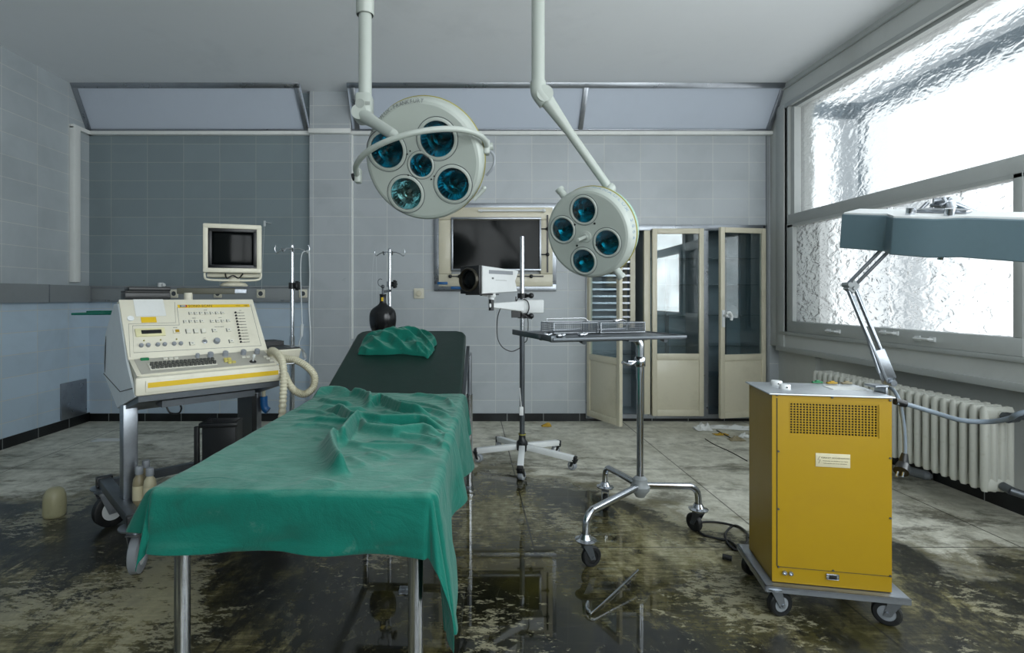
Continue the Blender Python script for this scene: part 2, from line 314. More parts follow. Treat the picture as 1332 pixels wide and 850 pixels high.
class MB:
    def __init__(s): s.bm = bmesh.new(); s.mi = 0
    def _fin(s, vs, fs, Mt=None):
        for f in fs: f.material_index = s.mi
        if Mt is not None:
            for v in vs: v.co = Mt @ v.co
        return s
    def add(s, verts, faces, Mt=None):
        vs = [s.bm.verts.new(v) for v in verts]; fs = []
        for f in faces:
            try: fs.append(s.bm.faces.new([vs[i] for i in f]))
            except ValueError: pass
        return s._fin(vs, fs, Mt)
    def box(s, c, size, Mt=None, bev=0, seg=2):
        x, y, z = [a / 2 for a in size]; cx, cy, cz = c
        b2 = bmesh.new()
        vs = [b2.verts.new((cx + i * x, cy + j * y, cz + k * z)) for i in (-1, 1) for j in (-1, 1) for k in (-1, 1)]
        for f in ((0, 1, 3, 2), (4, 6, 7, 5), (0, 4, 5, 1), (2, 3, 7, 6), (0, 2, 6, 4), (1, 5, 7, 3)): b2.faces.new([vs[i] for i in f])
        if bev:
            bmesh.ops.bevel(b2, geom=list(b2.edges), offset=min(bev, min(size) * .49), segments=seg, profile=.5, affect='EDGES')
        b2.verts.index_update()
        vv = [v.co.copy() for v in b2.verts]; ff = [[v.index for v in f.verts] for f in b2.faces]; b2.free()
        return s.add(vv, ff, Mt)
    def bb(s, x0, x1, y0, y1, z0, z1, Mt=None, bev=0):
        return s.box(((x0 + x1) / 2, (y0 + y1) / 2, (z0 + z1) / 2), (abs(x1 - x0), abs(y1 - y0), abs(z1 - z0)), Mt, bev)
    def lathe(s, prof, n=32, Mt=None, a0=0, a1=2 * PI, cap=False):
        full = abs(a1 - a0 - 2 * PI) < 1e-6; m = n if full else n + 1; vs = []; fs = []
        for r, z in prof:
            for i in range(m):
                a = a0 + (a1 - a0) * i / n; vs.append((r * math.cos(a), r * math.sin(a), z))
        for j in range(len(prof) - 1):
            for i in range(n):
                k = (i + 1) % m
                fs.append((j * m + i, j * m + k, (j + 1) * m + k, (j + 1) * m + i))
        k0 = len(vs)
        if cap and prof[0][0] > 1e-5: fs.append(tuple(range(m))[::-1])
        if cap and prof[-1][0] > 1e-5: fs.append(tuple((len(prof) - 1) * m + i for i in range(m)))
        s.add(vs, fs, Mt); bmesh.ops.remove_doubles(s.bm, verts=s.bm.verts, dist=1e-6) if min(p[0] for p in prof) < 1e-5 else None
        return s
    def cyl(s, p0, p1, r, r2=None, n=18, Mt=None):
        p0 = Vector(p0); p1 = Vector(p1); d = p1 - p0; fr = axis_frame(p0, d); r2 = r if r2 is None else r2
        if Mt is not None: fr = Mt @ fr
        return s.lathe([(r, 0), (r2, d.length)], n, fr, cap=True)
    def tube(s, pts, r, n=10, closed=False, Mt=None, rf=None, flat=1):
        P = [Vector(p) for p in pts]; k = len(P); vs = []; fs = []
        t = (P[1] - P[0]).normalized(); up = Vector((0, 0, 1)) if abs(t.z) < .9 else Vector((0, 1, 0))
        x = up.cross(t).normalized()
        for i in range(k):
            if closed: t = (P[(i + 1) % k] - P[i - 1]).normalized()
            else: t = (P[min(i + 1, k - 1)] - P[max(i - 1, 0)]).normalized()
            x = (x - t * x.dot(t)).normalized(); y = t.cross(x); rr = r if rf is None else rf(i)
            for j in range(n):
                a = 2 * PI * j / n; vs.append(P[i] + x * rr * math.cos(a) + y * rr * flat * math.sin(a))
        for i in range(k if closed else k - 1):
            for j in range(n):
                a, b = i * n, ((i + 1) % k) * n; fs.append((a + j, a + (j + 1) % n, b + (j + 1) % n, b + j))
        if not closed: fs.append(tuple(range(n))[::-1]); fs.append(tuple((k - 1) * n + j for j in range(n)))
        return s.add(vs, fs, Mt)
    def prism(s, poly, h0, h1, Mt=None):
        n = len(poly); vs = [(x, y, h0) for x, y in poly] + [(x, y, h1) for x, y in poly]
        fs = [tuple(range(n))[::-1], tuple(range(n, 2 * n))] + [(i, (i + 1) % n, n + (i + 1) % n, n + i) for i in range(n)]
        return s.add(vs, fs, Mt)
    def ball(s, c, r, sc=(1, 1, 1), n=20, Mt=None):
        m = T(*c) @ Matrix.Diagonal((r * sc[0], r * sc[1], r * sc[2], 1))
        if Mt is not None: m = Mt @ m
        return s.lathe([(math.cos(-PI / 2 + PI * i / 12) if 0 < i < 12 else 0, math.sin(-PI / 2 + PI * i / 12)) for i in range(13)], n, m)
    def build(s, name, mats, parent=None, ang=40, bev=0, sub=0, mtx=None, solid=0):
        me = bpy.data.meshes.new(name)
        bmesh.ops.recalc_face_normals(s.bm, faces=s.bm.faces)
        s.bm.to_mesh(me); s.bm.free()
        for m in (mats if isinstance(mats, (list, tuple)) else [mats]): me.materials.append(M[m] if isinstance(m, str) else m)
        if len(me.polygons):
            me.polygons.foreach_set('use_smooth', [True] * len(me.polygons)); me.set_sharp_from_angle(angle=R(ang))
        o = bpy.data.objects.new(name, me); col.objects.link(o)
        if parent: o.parent = parent
        if mtx is not None: o.matrix_basis = mtx
        if solid: md = o.modifiers.new('solid', 'SOLIDIFY'); md.thickness = solid; md.offset = 0
        if bev: md = o.modifiers.new('bevel', 'BEVEL'); md.width = bev; md.segments = 2; md.limit_method = 'ANGLE'; md.angle_limit = R(40)
        if sub: md = o.modifiers.new('sub', 'SUBSURF'); md.levels = sub; md.render_levels = sub
        return o
def tag(o, label=None, cat=None, group=None, kind=None):
    if label: o['label'] = label
    if cat: o['category'] = cat
    if group: o['group'] = group
    if kind: o['kind'] = kind
    return o
def empty(name, loc, rz=0, label=None, cat=None, group=None):
    o = bpy.data.objects.new(name, None); o.location = loc; o.rotation_euler = (0, 0, rz); o.empty_display_size = .05
    col.objects.link(o); return tag(o, label, cat, group)
def struct(mb, name, m, label=None, cat=None, **k):
    o = mb.build(name, m, **k); return tag(o, label or None, cat, None, 'structure')
def rep(src, parent, mtx, name=None):
    c = src.copy(); col.objects.link(c); c.parent = parent; c.matrix_basis = mtx; return c
def text_bm(s, size, extrude=.0004):
    cu = bpy.data.curves.new('lettering', 'FONT'); cu.body = s; cu.size = size; cu.extrude = extrude; cu.align_x = 'CENTER'; cu.align_y = 'CENTER'
    cu.resolution_u = 2
    o = bpy.data.objects.new('lettering', cu); col.objects.link(o)
    bpy.context.view_layer.update()
    me = bpy.data.meshes.new_from_object(o.evaluated_get(bpy.context.evaluated_depsgraph_get()))
    bpy.data.objects.remove(o); bpy.data.curves.remove(cu); return me
def letters(mb, s, size, Mt, sx=1, extrude=.0004):
    me = text_bm(s, size, extrude); vs = [Vector((v.co.x * sx, v.co.y, v.co.z)) for v in me.vertices]; fs = [list(p.vertices) for p in me.polygons]
    mb.add(vs, fs, Mt); bpy.data.meshes.remove(me); return mb
def caster(root, x, y, top, r=.045, w=.028, yaw=0, fm='steel', wm='rubber', hub='greymetal', cover=False, z0=0, trail=.6):
    """swivel caster under (x, y): plate and fork at height top, wheel on the floor"""
    m = T(x, y, 0) @ RZ(yaw); off = r * trail
    b = MB(); b.cyl((0, 0, top - .006), (0, 0, top), r * .75, n=20, Mt=m); b.cyl((0, 0, r * 2 + .004), (0, 0, top), r * .4, n=14, Mt=m)
    hw = w / 2 + .004
    for sx in (-1, 1):
        poly = [(-r * .45, r * 2 + .01), (r * .45, r * 2 + .01), (off + r * .25, r * .8), (off - r * .25, r * .8)]
        b.prism(poly, 0, .003, m @ T(sx * hw, 0, 0) @ Matrix.Rotation(R(90), 4, 'Z') @ Matrix.Rotation(R(90), 4, 'X'))
    b.box((0, 0, r * 2 + .012), (2 * hw + .006, r * .95, .006), m)
    b.cyl((-hw - .006, off, r), (hw + .006, off, r), r * .16, n=10, Mt=m)
    f = b.build('caster', fm, root)
    wb = MB(); fr = m @ T(0, off, r) @ Matrix.Rotation(R(90), 4, 'Y')
    wb.lathe([(r * .62, -w / 2), (r * .9, -w / 2), (r, -w / 2 + .005), (r, w / 2 - .005), (r * .9, w / 2), (r * .62, w / 2), (r * .62, -w / 2)], 28, fr)
    wb.mi = 1; wb.lathe([(0, -w * .42), (r * .3, -w * .5), (r * .64, -w * .36), (r * .64, w * .36), (r * .3, w * .5), (0, w * .42)], 24, fr)
    wb.build('wheel', [wm, hub], f)
    return f
# ---------------------------------------------------------------- the room
D = 5.17; XL = -3.68; CZ = 3.18; XW = 2.92; XN = 3.05; YR = -1.3
b = MB(); b.bb(XL - .1, XN + .1, YR - .1, D + .5, -.08, 0); struct(b, 'floor', 'floor')
b = MB(); b.bb(XL - .1, XN + .2, YR - .1, D + .5, CZ, CZ + .1)
struct(b, 'ceiling', 'ceiling')
b = MB(); b.bb(XL - .1, XL, YR, D + .1, 0, 1.17); b.mi = 1; b.bb(XL - .1, XL, YR, D + .1, 1.17, CZ)
struct(b, 'wall_left', ['tile_left_low', 'tile_left'])
XA = -1.53; XP = -1.13
b = MB(); b.bb(XL, XA, D, D + .1, 0, 1.17); b.mi = 1; b.bb(XL, XA, D, D + .1, 1.17, CZ); b.mi = 2
b.bb(XP, 1.15, D, D + .1, 0, CZ); b.bb(1.15, 2.86, D, D + .1, 1.895, CZ); b.bb(2.86, XN + .2, D, D + .1, 0, CZ)
b.bb(XA, XP, D - .05, D + .1, 0, CZ)
struct(b, 'wall_back', ['tile_alc', 'tile_dark', 'tile_back'])
b = MB(); b.bb(XL - .1, XN + .2, YR - .1, YR, 0, .95); b.bb(XL - .1, XN + .2, YR - .1, YR, 2.95, CZ); b.bb(XL - .1, -.5, YR - .1, YR, .95, 2.95); b.bb(XN - .2, XN + .2, YR - .1, YR, .95, 2.95); struct(b, 'wall_front', 'winwall')
b = MB(); k0, k1 = -.5, XN - .2
for k in range(6): xx = k0 + (k1 - k0) * k / 5; b.bb(max(k0, xx - .03), min(k1, xx + .03), YR - .08, YR - .02, .95, 2.95)
b.bb(k0, k1, YR - .08, YR - .02, .95, 1.0); b.bb(k0, k1, YR - .08, YR - .02, 2.9, 2.95); wr = struct(b, 'window_4', 'wframe')  # unseen rear window, added to brighten the room from behind the camera
g = MB(); g.add([(x, YR - .05, z) for x, z in ((k0, .95), (k1, .95), (k1, 2.95), (k0, 2.95))], [(0, 1, 2, 3)]); g.build('pane', 'glass_open', wr)
# window wall: lintel, corner pier, casing, niche
b = MB()
b.bb(XW, XW + .3, YR, D, 2.97, CZ)                        # lintel
b.bb(XW, XW + .3, 4.90, D, .74, 2.97)                     # corner pier
b.bb(XN - .05, XN + .2, 4.62, D, 0, .74)
b.bb(XN, XN + .2, YR, 4.62, 0, .74)                       # niche back
b.bb(XW - .0, XW + .3, YR, 4.90, .74, .86)                # casing under window
struct(b, 'wall_right', 'winwall')
b = MB(); b.bb(XW - .015, XW + .02, 4.93, 5.05, .72, 2.99, bev=.004); b.bb(XW - .02, XW + .02, YR, 5.05, .70, .745, bev=.004)
b.bb(XW - .012, XW + .02, YR, 5.0, 2.945, 2.985, bev=.003); b.bb(XW - .02, XW + .01, YR, D, 3.12, 3.13)
b.bb(XW - .02, XW + .02, YR, 5.0, .855, .885, bev=.004)
struct(b, 'trim_1', 'wframe')
# panes and frames
Xf = XW + .005
sashes = [(2.80, 4.88), (.62, 2.70), (-1.2, .52)]
for i, (y0, y1) in enumerate(sashes):
    b = MB()
    b.bb(XW, Xf + .12, y0 - .05, y0, .88, 2.97); b.bb(XW, Xf + .12, y1, y1 + .05, .88, 2.97)
    b.bb(Xf - .01, Xf + .12, y0, y1, 1.86, 1.955, bev=.006)
    b.bb(Xf - .02, Xf + .05, y0, y1, .885, .985, bev=.006)
    b.bb(Xf - .02, Xf + .05, y0, y0 + .05, .985, 1.86, bev=.004); b.bb(Xf - .02, Xf + .05, y1 - .09, y1, .985, 1.86, bev=.004)
    b.bb(Xf - .02, Xf + .05, y0, y1, 1.835, 1.86)
    b.bb(Xf + .03, Xf + .12, y0, y1, 2.925, 2.97); b.bb(Xf + .03, Xf + .12, y0, y0 + .03, 1.95, 2.93); b.bb(Xf + .02, Xf + .12, y1 - .05, y1, 1.95, 2.93)
    w = struct(b, 'window_%d' % (i + 1), 'wframe')
    g = MB(); g.add([(XW + .022, y, z) for y, z in ((y0 + .04, .975), (y1 - .08, .975), (y1 - .08, 1.845), (y0 + .04, 1.845))], [(0, 1, 2, 3)]); g.build('lower_pane', 'glass_win' if i == 0 else 'glass_open', w)
    g = MB(); g.add([(XW + .085, y, z) for y, z in ((y0 + .02, 1.945), (y1 - .03, 1.945), (y1 - .03, 2.94), (y0 + .02, 2.94))], [(0, 1, 2, 3)]); g.build('upper_pane', 'glass_win' if i == 0 else 'glass_open', w)
    if i == 0:
        for px, py in ((1084, 431), (1157, 433), (1203, 441)):
            y = 2.9 * FPX / (px - 610); z = HC - (py - 387) / FPX * y
            h = MB(); h.tube([(Xf - .02, y - .06, z), (Xf - .05, y - .055, z), (Xf - .05, y + .055, z), (Xf - .02, y + .06, z)], .008, 8)
            h.box((Xf - .024, y - .055, z), (.01, .04, .03)); h.box((Xf - .024, y + .055, z), (.01, .04, .03)); h.build('handle', 'white', w)
# outside: canopy frame seen blurred through the glass
b = MB(); b.bb(3.9, 4.05, 2.0, 5.35, 2.95, 3.12); b.bb(3.9, 4.05, 5.15, 5.35, -1, 3.1); b.bb(3.3, 4.0, 5.2, 5.3, 2.97, 3.1)
struct(b, 'trim_2', 'earth')
# skirting
b = MB(); b.bb(XL, 1.15, D - .008, D + .01, 0, .075); b.bb(XA - .008, XP + .008, D - .058, D, 0, .075); b.bb(1.15, XN, D - .004, D + .01, 0, .045); struct(b, 'baseboard_back', 'baseboard')
b = MB(); b.bb(XL - .01, XL + .008, YR, D, 0, .085); struct(b, 'baseboard_left', 'baseboard_y')
b = MB(); b.bb(XN - .008, XN + .01, YR, 4.62, 0, .10); b.bb(XN - .058, XN - .04, 4.62, D, 0, .1); struct(b, 'baseboard_right', 'baseboard_y')
# sloped cove panels
yt = 4.955
def cove(x0t, x1t, x0b, x1b, n, bars):
    zt, zb = CZ, 2.80
    def P(u, v, o=0):
        xt = x0t + (x1t - x0t) * u; xb = x0b + (x1b - x0b) * u
        return Vector((xb + (xt - xb) * v, D + (yt - D) * v - .02 - o, zb + (zt - zb) * v))
    b = MB()
    b.add([P(0, 0), P(1, 0), P(1, 1), P(0, 1), P(0, 0, -.03), P(1, 0, -.03), P(1, 1, -.03), P(0, 1, -.03)], [(0, 1, 2, 3), (7, 6, 5, 4), (0, 4, 5, 1), (3, 2, 6, 7), (0, 3, 7, 4), (1, 5, 6, 2)])
    b.mi = 1
    L = x1b - x0b
    def bar(u0, v0, u1, v1, w):
        p, q = P(u0, v0, .008), P(u1, v1, .008); d = (q - p); fr = frame(p, d, Vector((0, yt - D, zt - zb)) if abs(d.x) > .3 else Vector((1, 0, 0)))
        b.box((d.length / 2, 0, 0), (d.length, w, .02), fr, bev=.003)
    bar(0, .96, 1, .96, .05); bar(0, .03, 1, .03, .02)
    for u in bars: bar(u, 0, u, 1, .045)
    return struct(b, 'trim_%d' % n, ['pale_panel', 'steel'])
cove(XL, -1.57, XL, XA, 3, (.01, .985))
cove(-1.13, 2.94, -1.12, 2.90, 4, (.012, .545, .995))
b = MB(); b.bb(XL, XA, D - .05, D + .01, 2.765, 2.80, bev=.004); b.bb(XA, XP, D - .10, D - .04, 2.765, 2.81, bev=.004); b.bb(XP, 2.92, D - .05, D + .01, 2.765, 2.80, bev=.004)
b.bb(XP - .012, XP + .012, D - .03, D + .01, .8, 2.77); b.bb(XL, XL + .05, D - .26, D - .18, 1.34, 2.78, bev=.004); b.bb(XL, XL + .04, D - .26, D, 2.765, 2.8)
struct(b, 'trim_5', 'trimwhite')
b = MB(); b.bb(XA, XP, D - .06, D - .05, 0, .01); b.bb(2.875, 2.90, D - .02, D, 0.08, 2.77); struct(b, 'trim_6', 'greymetal')
# wall duct (rail) along left wall and alcove
rail = empty('wall_duct', (0, 0, 0), 0, 'grey metal service duct running along the left and back walls', 'duct')
z0, z1 = 1.155, 1.31
b = MB(); b.bb(XL, XA - .0, D - .06, D, z0, z1, bev=.006); b.bb(XL, XL + .06, YR, D, z0, z1, bev=.006); b.build('duct_body', 'greymetal', rail)
b = MB(); b.bb(XL, XA, D - .068, D - .055, z1 - .02, z1 - .012); b.bb(XL, XA, D - .064, D - .058, z0 + .012, z0 + .018)
for x in (-3.62, -3.0): b.bb(x - .004, x + .004, D - .065, D - .06, z0, z1)
b.bb(XL + .058, XL + .064, 4.60, 4.606, z0, z1)
b.build('cover_strip', 'steel', rail)
for px in (226, 339, 394, 283):
    x = (px - 610) / FPX * 5.1
    s = empty('wall_socket', (x, D - .06, 1.235), 0, {226: 'cream wall socket just left of the console arm', 339: 'cream wall socket on duct right of the monitor', 394: 'cream wall socket by the pier behind the white drip cables', 283: 'cream wall socket on duct mostly hidden by monitor arm'}[px], 'socket', 'sockets on the wall duct')
    b = MB(); b.bb(-.04, .04, -.012, 0, -.04, .04, bev=.006); b.build('plate', 'cream_plastic', s)
    b = MB(); b.lathe([(.03, 0), (.03, .006), (.024, .006), (.022, -.0)], 20, axis_frame((0, -.012, 0), (0, -1, 0))); b.mi = 1; b.lathe([(.0, .001), (.022, .001)], 20, axis_frame((0, -.012, 0), (0, -1, 0))); b.build('insert', ['cream_plastic', 'dsteel'], s)
# light switch on back wall
s = empty('rotary_switch', W(545, 382, D), 0, 'cream rotary light switch on tiled wall left of the framed screen', 'switch')
b = MB(); b.bb(-.05, .05, -.014, 0, -.05, .05, bev=.008); b.build('plate', 'cream_plastic', s)
b = MB(); b.lathe([(.028, 0), (.026, .014), (0, .015)], 20, axis_frame((0, -.014, 0), (0, -1, 0))); b.box((0, -.03, 0), (.008, .01, .045)); b.build('dial', 'cream', s)
# steel plate on left wall
b = MB(); b.bb(XL, XL + .015, 4.80, 5.12, .09, .42, bev=.004); o = b.build('wall_plate', 'steel'); tag(o, 'grey sheet steel plate fixed low on the left wall', 'wall plate')
b = MB(); p = W(344, 300, 5.0); q = W(340, 378, 5.05)
b.cyl(p + Vector((0, 0, .09)), p + Vector((0, 0, .04)), .012, n=10); b.tube([p + Vector((0, 0, .05)), q], .002, 6)
p2 = Vector((p.x, D, p.z + .09)); b.cyl(p2, p + Vector((0, 0, .08)), .004, n=8)
o = b.build('pull_cord', 'cable_w'); tag(o, 'thin pull cord with white bead hanging on the dark tiles right of monitor', 'pull cord')
b = MB(); b.cyl(W(209, 374, 5.12), W(209, 368, 5.12), .025, n=14); b.ball(W(213, 371, 5.1), .018); o = b.build('pipe_fitting', 'white')
tag(o, 'small white fitting on top of the wall duct', 'fitting')

# ---------------------------------------------------------------- framed screen (light box) in the back wall
c = W(644, 323, D); S = D / FPX
def wx(px): return (px - 610) * S
def wz(py): return HC - (py - 387) * S
def z2(py): return wz(py)
vb = empty('framed_wall_screen', (wx(645), D, wz(323)), 0, 'cream framed dark glass wall screen with stainless surround behind the camera stand', 'wall screen')
def L_(px, py, dy=0): return (wx(px) - vb.location.x, dy, wz(py) - vb.location.z)
def rectring(b, x0, y0, x1, y1, w, d0, d1, bev=0, loc=L_):
    a = loc(x0, y0); c = loc(x1, y1)
    b.bb(a[0], c[0], d1, d0, a[2] - w, a[2], bev=bev); b.bb(a[0], c[0], d1, d0, c[2], c[2] + w, bev=bev)
    b.bb(a[0], a[0] + w, d1, d0, c[2] + w, a[2] - w, bev=bev); b.bb(c[0] - w, c[0], d1, d0, c[2] + w, a[2] - w, bev=bev)
b = MB(); rectring(b, 565, 265, 723, 379, .07, 0, -.03, .004); b.build('surround', 'steel', vb)
b = MB(); rectring(b, 571, 271, 718, 373, .12, -.0, -.055, .008); b.build('inner_frame', 'cream', vb)
b = MB(); rectring(b, 587, 284, 703, 353, .02, -.02, -.068, .003); b.build('screen_bezel', 'steel', vb)
b = MB(); a = L_(588, 285); c2 = L_(702, 352); b.bb(a[0], c2[0], -.04, -.015, c2[2], a[2]); b.build('dark_glass', 'screen', vb)
b = MB(); a = L_(622, 276); c2 = L_(706, 276); b.cyl((a[0], -.085, a[2]), (c2[0], -.085, a[2]), .010); b.ball((c2[0], -.085, a[2]), .018)
b.cyl((a[0] + .03, -.05, a[2]), (a[0] + .03, -.09, a[2]), .012); b.cyl((c2[0], -.05, a[2]), (c2[0], -.09, a[2]), .012); b.build('latch_bar', 'white', vb)
b = MB(); a = L_(711, 281); c2 = L_(711, 355); b.bb(a[0] - .008, a[0] + .008, -.062, -.054, c2[2], a[2])
for py in (299, 332): q = L_(711, py); b.ball((q[0], -.07, q[2]), .018); b.cyl((q[0] - .06, -.07, q[2]), (q[0], -.07, q[2]), .006)
b.build('slide_rod', 'black', vb)
for x0, x1, ks in ((584, 610, (586, 598)), (672, 706, (690,))):
    b = MB(); a = L_(x0, 360); c2 = L_(x1, 360); b.bb(a[0], c2[0], -.062, -.054, a[2] - .006, a[2] + .006)
    for k in ks: q = L_(k, 360); b.ball((q[0], -.07, q[2]), .018)
    b.build('slide_rod', 'black', vb)
b = MB()
for px, py, w in ((576, 369, .05), (592, 375, .04), (600, 375, .03)): q = L_(px, py); b.bb(q[0] - w, q[0] + w, -.07, -.05, q[2] - .012, q[2] + .014, bev=.006)
b.build('clip', 'blue', vb)

# ---------------------------------------------------------------- cabinet in the back wall, doors ajar
cab = empty('instrument_cabinet', (1.15, D, 0), 0, 'cream and steel built-in instrument cabinet with three glazed doors standing ajar', 'cabinet')
cw = 1.71; ch = 1.895
b = MB(); b.bb(0, cw, .42, .44, .045, ch); b.bb(0, cw, 0, .44, ch - .02, ch); b.bb(-.0, .015, 0, .44, .045, ch); b.bb(cw - .015, cw, 0, .44, .045, ch); b.bb(0, cw, 0, .44, .03, .055)
for x in (.55, 1.12): b.bb(x, x + .02, 0, .44, .05, ch)
tile_cab = tiles('cabinet_back_tiles', '8d99a3', 0, 1.311)
b.build('carcass', mat('cabinet_interior_grey', '87939a', .45, dirt=.2), cab)
b = MB(); b.bb(-.02, cw, -.02, .02, ch - .05, ch + .005, bev=.003); b.bb(-.02, .015, -.02, .02, 0.03, ch, bev=.003); b.bb(cw - .02, cw + .02, -.02, .02, .03, ch, bev=.003); b.bb(0, cw, -.02, .02, .03, .07)
b.bb(1.10, 1.165, -.012, .02, .06, ch - .04)
for k in range(9): b.cyl((1.155, -.013, .15 + k * .2), (1.155, -.02, .15 + k * .2), .006, n=8)
b.build('steel_surround', 'steel', cab)
b = MB(); b.bb(.54, .60, -.025, .02, .07, ch - .05, bev=.004); b.build('door_post', 'cream', cab)
zt, zb2 = 1.86, .06; zg0, zg1 = .66, 1.80
def door(hx, hy, ang, w, hinge_left=True, handle=False):
    m = T(hx, hy, 0) @ RZ(ang) ; s = 1 if hinge_left else -1
    def X(a, c): return (a * s, c * s) if s > 0 else (c * s, a * s)
    fw = .045; b = MB()
    for x0, x1, za, zc in ((0, fw, zb2, zt), (w - fw, w, zb2, zt), (fw, w - fw, zt - .05, zt), (fw, w - fw, zb2, zb2 + .06), (fw, w - fw, zg0 - .06, zg0)):
        xa, xb = X(x0, x1); b.bb(xa, xb, -.035, 0, za, zc, m, bev=.004)
    d = b.build('door', 'cream', cab)
    xa, xb = X(fw, w - fw); b = MB(); b.bb(xa, xb, -.026, -.008, zb2 + .06, zg0 - .06, m, bev=.002); b.build('lower_panel', 'cream', d)
    b = MB(); b.bb(xa, xb, -.02, -.016, zg0, zt - .05, m); b.build('glass_pane', 'glass', d)
    if handle:
        xa = s * (w - fw / 2); b = MB(); b.box((xa, -.04, 1.0), (.03, .012, .16), m, bev=.004); b.cyl((xa, -.045, 1.03), (xa, -.09, 1.03), .01, Mt=m)
        b.tube(smooth([(xa, -.085, 1.05), (xa + .03, -.09, 1.06), (xa + .05, -.09, 1.02), (xa + .045, -.09, .985)], 4), .012, 8, Mt=m); b.build('handle', 'white', d)
    return d
door(.015, -.02, R(-67), .487)
door(.61, -.022, R(-1), .49)
door(cw - .02, -.025, R(13), .50, hinge_left=False, handle=True)
for z in (.42, .72, 1.02, 1.32, 1.58):
    for x0, x1 in ((.57, 1.12), (1.14, cw - .02)):
        b = MB(); b.bb(x0, x1, .06, .41, z, z + .006); b.build('glass_shelf', 'glass', cab)
for z in (.45, .64):
    b = MB(); b.bb(.02, .545, .04, .41, z, z + .008); b.build('glass_shelf', 'glass', cab)
b = MB(); b.bb(.02, .04, .1, .4, .9, 1.72); b.bb(.44, .49, .09, .13, .9, 1.72); b.bb(.44, .49, .36, .4, .9, 1.72); rk = b.build('runner_rack', 'cream', cab)
for k in range(12):
    b = MB(); b.bb(.04, .46, .10, .40, .93 + k * .068, .936 + k * .068); b.bb(.04, .46, .095, .10, .93 + k * .068, .948 + k * .068); b.build('tray', 'steel', rk)
b = MB(); b.bb(.9, .93, .38, .40, .06, 1.6); b.bb(1.50, 1.53, .38, .40, .06, 1.8); b.build('shelf_upright', 'dsteel', cab)

# ---------------------------------------------------------------- radiator
rad = empty('radiator', (2.80, 2.83, 0), 0, 'off-white cast-iron column radiator with rust streaks under the window', 'radiator')
zb, zt = .17, .62
def section():
    b = MB(); x0, x1 = -.085, .085
    for i in range(4):
        x = x0 + .02 + i * (x1 - x0 - .04) / 3
        b.lathe([(.012, 0), (.019, .02), (.019, zt - zb - .02), (.012, zt - zb)], 12, T(x, 0, zb) @ Matrix.Diagonal((1, 1.1, 1, 1)))
    b.bb(x0 + .004, x1 - .004, -.0225, .0225, zt - .07, zt, bev=.02); b.bb(x0 + .004, x1 - .004, -.0225, .0225, zb, zb + .07, bev=.02)
    b.bb(x0 + .012, x1 - .012, -.006, .006, zb + .03, zt - .03)
    b.cyl((0, -.034, zt - .035), (0, .034, zt - .035), .018, n=12); b.cyl((0, -.034, zb + .035), (0, .034, zb + .035), .018, n=12)
    return b
s0 = section().build('radiator_section', 'radiator', rad, ang=50)
for k in range(1, 24): rep(s0, rad, T(0, k * .06, 0))
b = MB(); b.cyl((0, -.03, zt - .04), (0, -.09, zt - .04), .018); b.cyl((0.02, -.085, zt - .04), (.22, -.085, zt - .04), .012); b.cyl((-.03, -.085, zt - .04), (.02, -.085, zt - .04), .028, .022); b.build('valve', 'dsteel', rad)
b = MB(); b.cyl((0, -.03, zb + .04), (0, -.08, zb + .03), .022); b.cyl((0, -.07, zb + .03), (.1, -.16, zb + .0), .02); b.cyl((.1, -.16, zb), (.24, -.22, zb - .02), .012); b.build('drain_pipe', 'dsteel', rad)
b = MB(); b.bb(.08, .24, .3, .32, .5, .52); b.build('bracket', 'radiator', rad)
# ---------------------------------------------------------------- examination table
BW, BL, BH = .665, 1.30, .73
bed = empty('examination_table', (-.432, 1.29, 0), R(-2.6), 'steel-legged examination table with dark green vinyl padding and raised head end', 'examination table')
bx = BW / 2
for x, y in ((-bx + .035, .05), (bx - .035, .05), (-bx + .03, 2.02), (bx + .012, 2.02)):
    b = MB(); b.lathe([(.019, 0), (.019, .60)], 24, T(x, y, 0) @ Matrix.Diagonal((1, 1, 1, 1)))
    b.lathe([(.026, 0), (.028, .015), (.022, .04)], 20, T(x, y, 0)); b.build('leg', 'chrome', bed)
b = MB()
for x in (-bx + .03, bx - .03): b.bb(x - .015, x + .015, .03, 2.05, .58, .62, bev=.004)
for y in (.05, .7, 1.32, 2.02): b.bb(-bx + .03, bx - .03, y - .015, y + .015, .58, .62, bev=.004)
b.cyl((bx + .012, 2.02, .58), (bx + .012, 2.02, .86), .014); b.cyl((bx + .012, 2.02, .85), (bx - .02, 1.85, .86), .012)
b.build('frame', 'steel', bed)
b = MB(); b.bb(-bx, bx, 0, BL, .62, BH - .006, bev=.03); b.build('mattress', 'padgreen', bed, ang=60)
ba = R(22); mb_ = T(0, BL + .0, BH - .045) @ Matrix.Rotation(ba, 4, 'X')
b = MB(); poly = []
w0, w1, LB = bx + .005, bx - .005, .73
b.prism([(-w0, 0), (w0, 0), (w1, LB - .06), (w1 - .018, LB - .018), (w1 - .06, LB), (-w1 + .06, LB), (-w1 + .018, LB - .018), (-w1, LB - .06)], -.02, .045, mb_)
b.build('backrest', 'padgreen', bed, bev=.012, ang=50)
b = MB(); b.bb(bx - .0, bx + .018, .1, LB - .1, -.035, -.01, mb_); b.bb(-bx + .02, bx - .02, .2, .24, -.045, -.02, mb_); b.bb(-bx + .02, bx - .02, LB - .2, LB - .16, -.045, -.02, mb_)
b.cyl(mb_ @ Vector((.2, LB - .2, -.03)), (.2, 2.0, .6), .01); b.build('backrest_frame', 'dsteel', bed)
